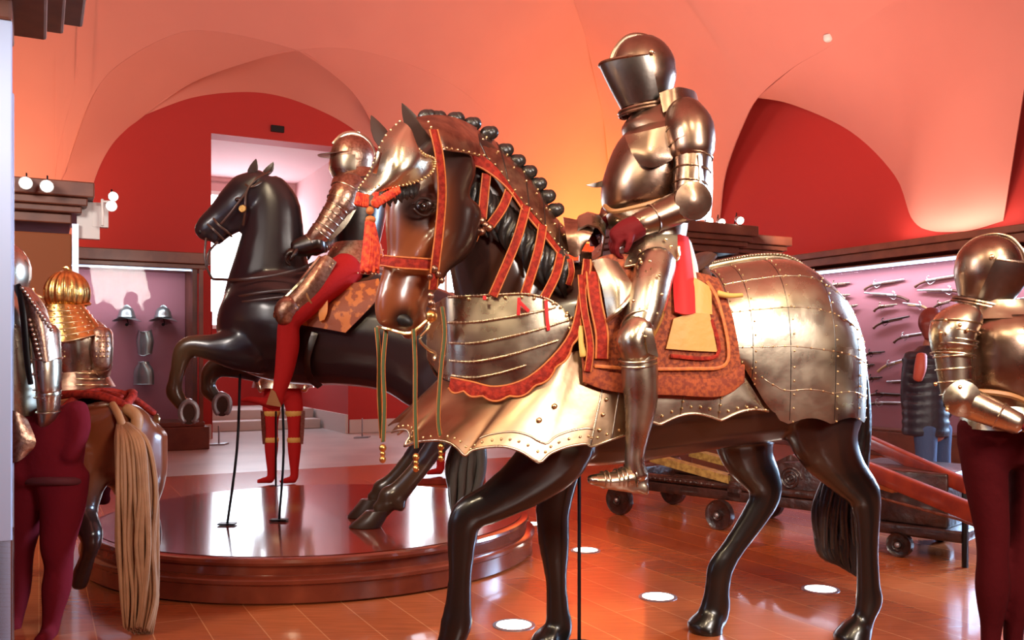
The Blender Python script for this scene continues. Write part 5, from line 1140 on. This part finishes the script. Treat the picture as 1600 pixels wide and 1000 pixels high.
m = Mesh(); m.rivets([RS.p(x, y, l) for x, y, l in ((1470, 520, .22), (1478, 500, .22), (1500, 508, .26), (1512, 516, .25), (1462, 600, .20), (1480, 640, .24), (1500, 605, .27))], .008); onto(m, LAST['p'], BRASS)
m = Mesh()
RS.limb(m, [(1560, 668, 0, 60, .13), (1558, 700, 0, 58, .13)], 18)
RS.limb(m, [(1536, 690, .02, 36, .10), (1540, 750, .02, 31, .09), (1550, 830, .02, 25, .07), (1551, 870, .02, 22, .065), (1550, 920, .01, 24, .068), (1549, 975, 0, 16, .045), (1548, 1005, 0, 14, .04), (1556, 1030, .0, 12, .04), (1585, 1042, 0, 8, .035)], 16)
RS.limb(m, [(1606, 690, -.04, 34, .10), (1610, 750, -.04, 30, .085), (1602, 830, -.04, 24, .07), (1588, 870, -.04, 21, .062), (1586, 920, -.04, 24, .066), (1584, 975, -.04, 15, .045), (1584, 1005, -.04, 14, .04), (1600, 1025, -.04, 12, .04), (1630, 1035, -.04, 8, .035)], 16)
hs_ = m.build('hose', DHOSE, rs, remesh=.014, iters=3)
mz = min((v.co+origin(hs_)).z for v in hs_.data.vertices); 
m = Mesh(); c = RS.p(1580, 560, 0); m.lathe(V((c.x, c.y, 0)), [(.36, 0), (.36, max(.02, mz)), (.001, max(.02, mz))], 40) if mz > .03 else m.box(V((c.x-.3, c.y-.2, 0)), (.6, 0, 0), (0, .4, 0), (0, 0, .012))
m.build('base_plate', WOODC, rs)
# ---- visitor
VF = Frame(P(1460, 560, 7.0), V((.2, 1, 0))); VC = Frame(P(1460, 560, 7.0), V((1, 0, 0)))
vs = thing('person', 'visitor in black quilted jacket and jeans with a small rust-coloured backpack, looking at the guns', 'person', V((VC.p(1462, 560, 0).x, 7.0, 0)))
m = Mesh()
VC.limb(m, [(1452, 560, 0, 10, .055), (1453, 535, 0, 10, .055)], 12)
m.ell(VC.p(1455, 510, 0), (.075, .095, .115)); m.ell(VC.p(1462, 512, -.09), (.015, .02, .02)); m.ell(VC.p(1449, 512, .0)+V((-.04, .0, 0)), (.012, .02, .028)); m.ell(VC.p(1461, 512, .0)+V((.045, .0, 0)), (.012, .02, .028))
VC.limb(m, [(1449, 560, 0, 26, .10), (1449, 620, 0, 24, .10), (1455, 680, 0, 22, .10)], 14)
for x0, x1, l in ((1446, 1448, .06), (1468, 1474, -.06)): VC.limb(m, [(x0, 670, l, 15, .085), (x0+1, 715, l, 12, .07), (x1, 760, l, 9.5, .055), (x1, 786, l, 8, .045), (x1, 797, l, 8, .05), (x1+2, 799, l-.12, 7, .045)], 14)
m.build('body', SKIN, vs, remesh=.012, iters=2)
m = Mesh(); m.ell(VC.p(1455, 503, .01), (.092, .112, .115)); VC.limb(m, [(1450, 505, .07, 12, .05), (1452, 528, .07, 8, .03)], 12); m.build('hair', mat('red_lit_dark_hair', (.16, .02, .012), .5, bump=.5, bscale=30), vs, remesh=.01, iters=2)  # dark hair with the red light on it put into the colour
m = Mesh(); vloft(m, VC, [(1412, 680, 1480, 682, 0, .15), (1414, 650, 1478, 650, 0, .155), (1418, 600, 1476, 600, 0, .15), (1422, 560, 1476, 560, 0, .14), (1438, 540, 1468, 540, 0, .08)]); VC.limb(m, [(1426, 556, 0, 13, .07), (1420, 600, 0, 12, .065), (1420, 640, -.08, 10, .055), (1432, 655, -.16, 8, .045)]); VC.limb(m, [(1472, 556, 0, 13, .07), (1482, 600, 0, 12, .065), (1480, 640, -.08, 10, .055), (1468, 655, -.16, 8, .045)])
for i in range(9): vloft(m, VC, [(1411, 560+i*14, 1481, 560+i*14, 0, .156), (1413, 568+i*14, 1479, 568+i*14, 0, .150)], sm=1)
m.build('jacket', COAT, vs, remesh=.012, iters=2)
m = Mesh(); VC.limb(m, [(1440, 556, .16, 8, .04), (1438, 575, .18, 9, .05), (1434, 592, .17, 7, .04)], 14); m.build('backpack', mat('rust_fabric', (.40, .06, .03), .6), vs)
m = Mesh()
for x0, x1, l in ((1446, 1448, .06), (1468, 1474, -.06)): VC.limb(m, [(x0, 668, l, 18, .105), (x0+1, 715, l, 15, .085), (x1, 760, l, 13, .07), (x1, 790, l, 12, .065)], 14)
m.build('jeans', DENIM, vs, remesh=.014, iters=2)
m = Mesh()
for x1, l in ((1448, .06), (1474, -.06)): 
    c = VC.p(x1, 801, l); c.z = .035; m.ell(c+V((0, .06, 0)), (.045, .13, .035))
m.build('shoe', mat('dark_shoe', (.03, .03, .035), .6), vs)
# ---- standing armour far behind in red hose
def far_suit(x, y, lb, base=False):
    Y = CZ*F/(y-H0); A = Frame(P(x, 560, Y), V((-1, -.2, 0))); k = Y/F; px = lambda h: (CZ-h)/k+H0
    t = thing('standing_armour', lb, 'suit of armour', V((A.p(x, 560, 0).x, Y, 0)))
    z0 = .0
    if base:
        c = V((A.p(x, 560, 0).x, Y, 0)); m = Mesh(); m.box(c-V((.32, .25, 0)), (.64, 0, 0), (0, .5, 0), (0, 0, .06)); m.build('wooden_base', WOODR, t, smooth=False, bevel=.008); z0 = .06
    m = Mesh()
    for sg in (-1, 1):
        d = .11/k*sg
        A.limb(m, [(x+d*.7, px(.92+z0), .0, .095/k), (x+d, px(.72+z0), 0, .085/k), (x+d, px(.52+z0), 0, .062/k), (x+d, px(.36+z0), 0, .065/k), (x+d, px(.14+z0), 0, .042/k), (x+d, px(.06+z0), 0, .04/k)], 14)
        A.limb(m, [(x+d, px(.04+z0), 0, .034/k), (x+d-.06/k, px(.035+z0), .05, .032/k), (x+d-.13/k, px(.022+z0), .10, .02/k)], 10)
    A.limb(m, [(x, px(.95+z0), 0, .15/k, .12), (x, px(.86+z0), 0, .16/k, .12)], 14)
    m.build('red_hose', HOSE, t, remesh=.014, iters=2)
    m = Mesh(); vloft(m, A, [(x-.30/k, px(.92+z0), x+.30/k, px(.92+z0), 0, .22), (x-.27/k, px(1.0+z0), x+.27/k, px(1.0+z0), 0, .2), (x-.16/k, px(1.1+z0), x+.16/k, px(1.1+z0), 0, .13)]); m.build('fauld', STEEL, t)
    m = Mesh(); vloft(m, A, [(x-.15/k, px(1.08+z0), x+.15/k, px(1.08+z0), 0, .12), (x-.20/k, px(1.3+z0), x+.20/k, px(1.3+z0), 0, .16), (x-.19/k, px(1.45+z0), x+.19/k, px(1.45+z0), 0, .14), (x-.08/k, px(1.53+z0), x+.08/k, px(1.53+z0), 0, .08)]); m.build('cuirass', STEEL, t)
    close_helmet(V((A.p(x, 560, 0).x, Y, 1.66+z0)), V((-.5, -.8, 0)), (0, 0, 1), .12, t, STEEL)
    for sg in (-1, 1):
        m = Mesh(); A.limb(m, [(x+.20/k*sg, px(1.42+z0), 0, .07/k), (x+.25/k*sg, px(1.22+z0), 0, .055/k), (x+.26/k*sg, px(1.08+z0), .03, .05/k), (x+.22/k*sg, px(.95+z0), .12, .04/k), (x+.2/k*sg, px(.90+z0), .14, .035/k)], 12); m.build('arm_plate', STEEL, t)
        d = .11/k*sg
        for h, r in ((.68, .086), (.42, .07)):
            m = Mesh(); A.limb(m, [(x+d, px(h-.012+z0), 0, r/k), (x+d, px(h+.012+z0), 0, r/k)], 14, 1); m.build('garter', CHAMOIS, t)
        m = Mesh(); A.sheet(m, [[(x+d+.07/k*sg, px(.7+z0), .06), (x+d+.10/k*sg, px(.7+z0), 0)], [(x+d+.06/k*sg, px(.5+z0), .05), (x+d+.09/k*sg, px(.5+z0), 0)], [(x+d+.06/k*sg, px(.38+z0), .04), (x+d+.08/k*sg, px(.38+z0), 0)]], 3, 6); m.build('side_plate', STEEL2, t, thick=.008)
    m = Mesh(); c = V((A.p(x, 560, 0).x-.02, Y-.18, 0)); m.wire([c, c+V((0, 0, .7+z0))], .01); m.box(c-V((.05, .04, 0)), (.1, 0, 0), (0, .08, 0), (0, 0, .01)); 
    if not base: m.build('stand_rod', BLACK, t)
    return t
far_suit(442, 756, 'standing armour with bright red hose and yellow garters seen below the black horse belly')
far_suit(706, 752, 'standing armour with red hose on a low wooden base, behind the black horse tail', True)
# ================================================================ carved gun carriage
A_ = V((.80, 7.10, 0)); B_ = V((2.62, 5.28, 0)); d_ = (B_-A_).normalized(); n_ = V((-d_.y, d_.x, 0)); n_ = n_ if n_.y > 0 else -n_; LN = (B_-A_).length
Q = lambda s_, t_, z: A_+d_*s_+n_*t_+V((0, 0, z))
cg = thing('carved_carriage', 'low dark carved wooden carriage on small wheels behind the bay horse', 'carriage', Q(LN/2, .3, 0))
def bq(m, s0, s1, t0, t1, z0, z1): m.box(Q(s0, t0, z0), Q(s1, t0, z0)-Q(s0, t0, z0), Q(s0, t1, z0)-Q(s0, t0, z0), (0, 0, z1-z0))
for t0 in (0, .52):
    m = Mesh(); bq(m, -.05, LN-.1, t0, t0+.09, .20, .27); m.tube([(Q(.05, t0+.03, .30), .03, .03), (Q(LN-.5, t0+.03, .30), .035, .035)], (0, 0, 1), 10, 8)
    m.build('side_rail', WOODD, cg, bevel=.008)
    m = Mesh(); pr = [(0.05, .27), (.08, .42), (.2, .40), (.28, .30), (.5, .29), (.9, .31), (1.05, .42), (1.2, .50), (1.32, .44), (1.42, .50), (1.6, .52), (1.75, .44), (1.9, .40), (2.0, .27)]
    m.prism([Q(s_, t0+.02, z) for s_, z in pr], n_*.06); m.build('carved_side', WOODD, cg, bevel=.006)
    if t0 == 0:
        m = Mesh()
        for s_, z, r_ in ((1.2, .38, .07), (1.48, .40, .08), (1.75, .35, .06)):
            m.wire([Q(s_+r_*(1-q/46)*math.cos(q/2.2), t0+.015, z+r_*(1-q/46)*math.sin(q/2.2)) for q in range(42)], .007); m.build('carved_scroll', WOODD, cg); m = Mesh()
        m.wire([Q(.28, t0, .30), Q(.9, t0, .30)], .006)
        for i in range(14): m.ell(Q(.3+i*.045, t0, .30), (.014,)*3)
        m.build('carved_beading', WOODD, cg)
    m = Mesh(); m.box(Q(.34, t0-.005, .42), Q(1.02, t0-.005, .32)-Q(.34, t0-.005, .42), n_*.1, V((0, 0, .055))); m.build('gilt_rail', mat('old_gilt', (.55, .36, .10), .45, .6, noise=((.35, .2, .06), 30, .4, .6), bump=.4, bscale=50), cg)
m = Mesh(); bq(m, .05, .2, .0, .61, .22, .36); bq(m, 1.0, 1.12, .0, .61, .22, .34); m.build('cross_beam', WOODD, cg, bevel=.01)
m = Mesh(); bq(m, LN-.75, LN-.08, -.02, .63, .20, .52); bx_ = m.build('tail_box', WOODD, cg, bevel=.01)
m = Mesh(); bq(m, LN-.8, LN+.02, -.05, .66, .13, .20); m.build('box_plinth', WOODD, cg, bevel=.015)
for s_, t0, r_ in ((.10, -.07, .115), (.10, .64, .115), (.98, -.06, .105), (.98, .64, .105), (LN-.35, -.04, .075), (LN-.35, .62, .075)):
    m = Mesh(); m.lathe(Q(s_, t0-.02, r_), [(.02, 0), (.035, -.01), (.035, .01), (r_*.8, .012), (r_*.98, .0), (r_, .01), (r_, .05), (r_*.9, .055), (.03, .05), (.02, .06)], 28, n_); w_ = m.build('wheel', WOODD, cg)
    m = Mesh(); m.ell(Q(s_, t0-.03, r_), (.018,)*3); m.build('hub', GREYM, w_)
m = Mesh(); m.wire([Q(LN-.55, -.03, .46), Q(LN-.42, -.05, .45), Q(LN-.4, -.05, .42)], .008); m.build('iron_hook', GREYM, cg)
# litter shafts: two red lacquered beams
def beam(p, q, w, h, mt, name, par): 
    m = Mesh(); p, q = V(p), V(q); d = (q-p).normalized(); s_ = d.cross(V((0, 0, 1))).normalized()*w; u_ = s_.cross(d).normalized()*h
    m.box(p-s_/2-u_/2, q-p, s_, u_); return m.build(name, mt, par, bevel=.012)
lt = thing('litter_shafts', 'pair of long red lacquered litter shafts slanting behind the right suit of armour', 'litter', Q(LN+.2, .3, 0))
beam(P(1340, 682, 6.3), P(1515, 762, 5.2), .06, .085, WOODR, 'shaft', lt)
o = beam(P(1300, 712, 5.8), P(1640, 850, 4.4), .06, .10, WOODR, 'shaft', lt)
beam(P(1350, 742, 5.55), P(1402, 758, 5.35), .075, .10, WOODO, 'inlay_block', lt)
m = Mesh(); m.wire([P(1355, 772, 5.5), P(1500, 812, 5.0), P(1640, 868, 4.4)], .008); m.build('metal_edge', COPPER, lt)
for x, y, Y in ((1318, 695, 6.1), (1318, 722, 5.8), (1650, 850, 4.4), (1508, 758, 5.22)):
    m = Mesh(); a = P(x, y, Y); m.wire([a, V((a.x, a.y, 0))], .018); m.build('trestle_leg', BLACK, lt)
# ================================================================ guns on the right wall
def onU(x, y, u): 
    a = (x-800)/F; t = u/(a*CA+SA); return P(x, y, t)
GU = 9.46
guns = [(1294, 445, 1328, 443, 1, 'pale short pistol at the upper left of the gun wall, mostly behind the rump armour', 0), (1308, 461, 1328, 462, -1, 'short steel pistol second from top beside the rump armour edge', 0), (1322, 479, 1340, 478, -1, 'dark short pistol third from top beside the rump armour edge', 0),
 (1351, 446, 1412, 438, 1, 'bright pistol in the top row of the gun wall, dark butt at left', 1), (1419, 463, 1351, 459, 1, 'bright pistol in the second row, butt pointing right', 1), (1366, 480, 1402, 477, 1, 'small steel pistol in the third row, leftmost of that row', 0), (1451, 479, 1411, 475, 1, 'small brass-coloured pistol in the third row, middle of three', 2), (1459, 477, 1488, 471, 1, 'small pistol in the third row just above the visitor head', 0),
 (1430, 441, 1506, 430, 1, 'long pistol at the top right of the gun wall beside the right helmet', 1), (1508, 453, 1434, 455, 1, 'long pistol in the second row, nearest the helmet of the right suit', 1), (1365, 506, 1420, 496, 1, 'dark pistol with curved butt in the fourth row', 3), (1397, 528, 1450, 521, 1, 'steel pistol in the fifth row left of the visitor shoulder', 1), (1351, 552, 1382, 551, 1, 'thin dark rod-like gun on the left below the middle of the wall', 3), (1372, 574, 1432, 558, 1, 'pistol with long brown stock and bright lock left of the visitor back', 2), (1354, 571, 1366, 571, 1, 'small dark gun part left of the brown-stocked pistol', 3), (1355, 591, 1378, 591, 1, 'thin gun barrel low at left on the gun wall', 3), (1430, 595, 1386, 598, 1, 'pale pistol low on the wall beside the visitor elbow', 1), (1354, 614, 1416, 619, 1, 'long dark gun, second from the bottom of the wall', 3), (1354, 629, 1414, 631, 1, 'long grey gun, lowest on the wall', 1), (1580, 469, 1612, 466, 1, 'bright gun at the right of the right suit visor, upper one', 1), (1583, 491, 1612, 488, 1, 'bright gun at the right of the right suit visor, lower one', 1)]
for x0, y0, x1, y1, sg, lb, kd in guns:
    a, b = onU(x0, y0, GU), onU(x1, y1, GU); ax = (b-a); L = ax.length; ax.normalize(); up = V((0, 0, 1)); nrm = R(-1, 0, 0)
    t = thing('antique_gun', lb, 'gun', a-V((0, 0, .05)), 'antique guns on the right wall')
    r_ = .011+.004*(L > .4)
    br, st_ = ((STEEL, LEATH), (mat('bright_gun_steel', (.62, .68, .72), .35, .85), LEATH), (mat('bright_gun_steel', (.62, .68, .72), .35, .85), mat('blond_gunstock', (.42, .27, .13), .5)), (DSTEEL, LEATH))[kd]
    W = lambda s_, z: a+ax*(s_*L)+up*(z)+nrm*.0
    m = Mesh(); m.tube([(W(.35, .008), r_, r_), (W(1, .012), r_*.85, r_*.85)], nrm, 8, 2); m.build('barrel', br, t)
    m = Mesh(); m.tube([(W(0, -.055*min(1, L/.4)), .018, .020), (W(.08, -.03*min(1, L/.4)), .014, .015), (W(.22, -.008), .015, .018), (W(.4, -.006), .014, .014), (W(.8, -.006), .010, .009)], nrm, 8, 3); m.build('stock', st_, t)
    m = Mesh(); m.tube([(W(.25, .0)+nrm*.016, .006, .016), (W(.45, .002)+nrm*.016, .006, .014)], nrm, 8, 1); m.wire([W(.3, .01)+nrm*.02, W(.27, .035)+nrm*.02, W(.32, .05)+nrm*.02], .007, sm=3); m.wire([W(.26, -.02), W(.32, -.05), W(.42, -.02)], .004, sm=3); m.build('lock', br, t)
    m = Mesh(); m.wire([W(.4, 0), W(.4, 0)-nrm*.04], .004); m.wire([W(.75, 0), W(.75, 0)-nrm*.04], .004); m.build('wall_pin', GREYM, t)
# ================================================================ left vitrine contents
def onV(x, y, v):
    a = (x-800)/F; t = v/(-a*SA+CA); return P(x, y, t)
TEAL = mat('blued_steel', (.40, .52, .52), .32, .9, rvar=.05)
for x, lb in ((198, 'round morion-like steel helmet, left of the two in the wall case'), (255, 'round steel helmet with dark underside, right of the two in the wall case')):
    c = onV(x, 492, 13.15); t = thing('antique_helmet', lb, 'helmet', c-V((0, 0, .1)), 'helmets in the left wall case')
    m = Mesh(); m.lathe(c, [(.12, -.03), (.105, .0), (.098, .04), (.075, .085), (.03, .11), (.001, .115)], 24); m.tube([(c+V((-.09, 0, .03)), .006, .01), (c+V((0, 0, .125)), .006, .015), (c+V((.09, 0, .03)), .006, .01)], (0, 1, 0), 8, 6); m.build('skull', TEAL, t)
    m = Mesh(); m.grid([[c+V((rr*1.05*math.cos(a), rr*.9*math.sin(a), -.035-.05*abs(math.cos(a))*(rr-.1)/.07+(.0))) for a in [2*math.pi*k/30 for k in range(31)]] for rr in (.10, .135, .175)]); m.build('brim', TEAL, t, thick=.005)
    m = Mesh(); m.wire([c+V((0, 0, -.03)), c+V((0, .05, -.12)), c+V((0, .13, -.12))], .006); m.ell(c+V((0, 0, -.13)), (.022, .015, .022)); m.build('mount', BLACK, t)
for x, y, w_, h_, lb, tp in ((227, 534, .115, .16, 'steel breastplate with square neck and pointed waist in the wall case', 0), (225, 583, .135, .15, 'rounded steel back plate with pale top, lowest piece in the wall case', 1)):
    c = onV(x, y, 13.18); t = thing('antique_breastplate', lb, 'breastplate', c-V((0, 0, h_)), 'breastplates in the left wall case'); m = Mesh(); g = []
    for j in range(11):
        q = j/10; z = lerp(h_, -h_, q); ww = w_*(lerp(.72, 1, min(1, q*2.2)) if q < .5 else lerp(1, .78 if not tp else .98, (q-.5)*2)); 
        if tp: ww = w_*(math.sqrt(max(.25, 1-(1-q*1.6)**2)) if q < .6 else 1)
        g.append([c+V((ww*math.sin(a), -.09*math.cos(a)*(1-.2*q), z-(.03*math.cos(a)**4 if (q > .9 and not tp) else 0)-(.03*math.cos(a) if q < .1 and not tp else 0))) for a in [math.radians(-90+180*i/18) for i in range(19)]])
    m.grid(g); m.build('plate', TEAL, t, thick=.006)
    m = Mesh(); m.wire(g[0], .006); m.wire(g[-1], .006); onto(m, LAST['p'], TEAL)
    m = Mesh(); m.wire([c, c+V((0, .1, 0))], .008); m.build('mount', BLACK, t)
# ================================================================ light, camera
def area(loc, tgt, size, power, col, sy=None):
    l = bpy.data.lights.new('area', 'AREA'); l.energy = power; l.color = col; l.size = size
    if sy: l.shape = 'RECTANGLE'; l.size_y = sy
    o = bpy.data.objects.new('lamp_area', l); COL.objects.link(o); o.location = loc; o.rotation_euler = (V(tgt)-V(loc)).to_track_quat('-Z', 'Y').to_euler(); return o
def sp(loc, tgt, power, col, ang=50, r=.06, blend=.6):
    l = bpy.data.lights.new('spot', 'SPOT'); l.energy = power; l.color = col; l.spot_size = math.radians(ang); l.spot_blend = blend; l.shadow_soft_size = r
    o = bpy.data.objects.new('lamp_spot', l); COL.objects.link(o); o.location = loc; o.rotation_euler = (V(tgt)-V(loc)).to_track_quat('-Z', 'Y').to_euler(); return o
WARM = (1, .80, .52); NEU = (1, .86, .70); COOL = (.45, .68, 1)
# cornice uplights and added fill lights washing the vault
area(R(8.6, 12.9, 2.7), R(9.0, 13.8, 5), .6, 150, (1, .50, .10), .3)
area(R(9.33, 7.0, 2.66), R(9.5, 7.0, 5), 1.6, 11, NEU, .2)
area(R(7.0, 6.5, 2.8), R(9, 8.5, 5.5), 1.0, 70, (1, .60, .42))  # added broad fill from below for the right vault, not on a cornice
area(R(-.6, 12.9, 2.75), R(-.8, 14, 5), .8, 60, (1, .6, .3), .3)
area(P(1115, 330, 9.9), R(5.5, 12, 7), .5, 130, (1, .70, .55))
area(R(-2, 3, 3.2), R(2, 7, 7), 1.5, 430, (1, .90, .82))  # unseen general fill for the vault, clear of any cornice
area(R(2, -2, 3.2), R(4, 5, 7), 1.5, 430, (1, .90, .82))  # second unseen vault fill, behind the camera
# display spots
sp(V((-2.2, .4, 4.6)), P(1000, 450, 3.7), 300, WARM, 40, .12)
sp(V((.3, -.3, 4.8)), P(1200, 550, 3.7), 330, WARM, 40, .12)
sp(V((2.6, .2, 4.6)), P(1270, 480, 3.9), 420, WARM, 34, .12)
sp(V((-2.5, 1.5, 4.8)), P(520, 450, 5.5), 420, WARM, 40, .12)
sp(V((-3.4, .8, 4.2)), P(100, 560, 4.6), 200, WARM, 40, .12)
sp(V((-1.2, 0, 3.6)), P(640, 350, 3.3), 200, WARM, 34, .1)
sp(V((1.2, .2, 4.0)), P(1540, 520, 3.4), 110, WARM, 34, .1)
# daylight from windows to the right of the camera and behind
area(R(9.2, 3.5, 2.2), P(1340, 700, 4), 1.4, 300, COOL, 2.4).data.spread = math.radians(70)
area(R(-4.0, 2.0, 2.2), P(100, 600, 4.5), 1.5, 25, COOL, 2)
area(R(9.24, 8.5, 2.30), R(9.5, 8.5, 1.3), 6, 60, (1, .88, .95), .06)
area(R(0, 12.75, 2.30), R(0, 13.35, 1.2), 3.2, 24, (1, .90, .97), .1)
w = bpy.data.worlds.new('w'); SC.world = w; w.use_nodes = True; w.node_tree.nodes['Background'].inputs[0].default_value = (.9, .45, .35, 1); w.node_tree.nodes['Background'].inputs[1].default_value = .02
cd = bpy.data.cameras.new('camera'); cam = bpy.data.objects.new('camera', cd); COL.objects.link(cam); SC.camera = cam
cam.location = (0, 0, CZ); cam.rotation_euler = (math.pi/2, 0, 0); cd.sensor_width = 36; cd.lens = F/1600*36; cd.shift_y = (H0-500)/1600; cd.clip_start = .05
SC.view_settings.view_transform = 'Standard'; SC.view_settings.look = 'None'; SC.view_settings.exposure = -0.07; SC.view_settings.gamma = 1
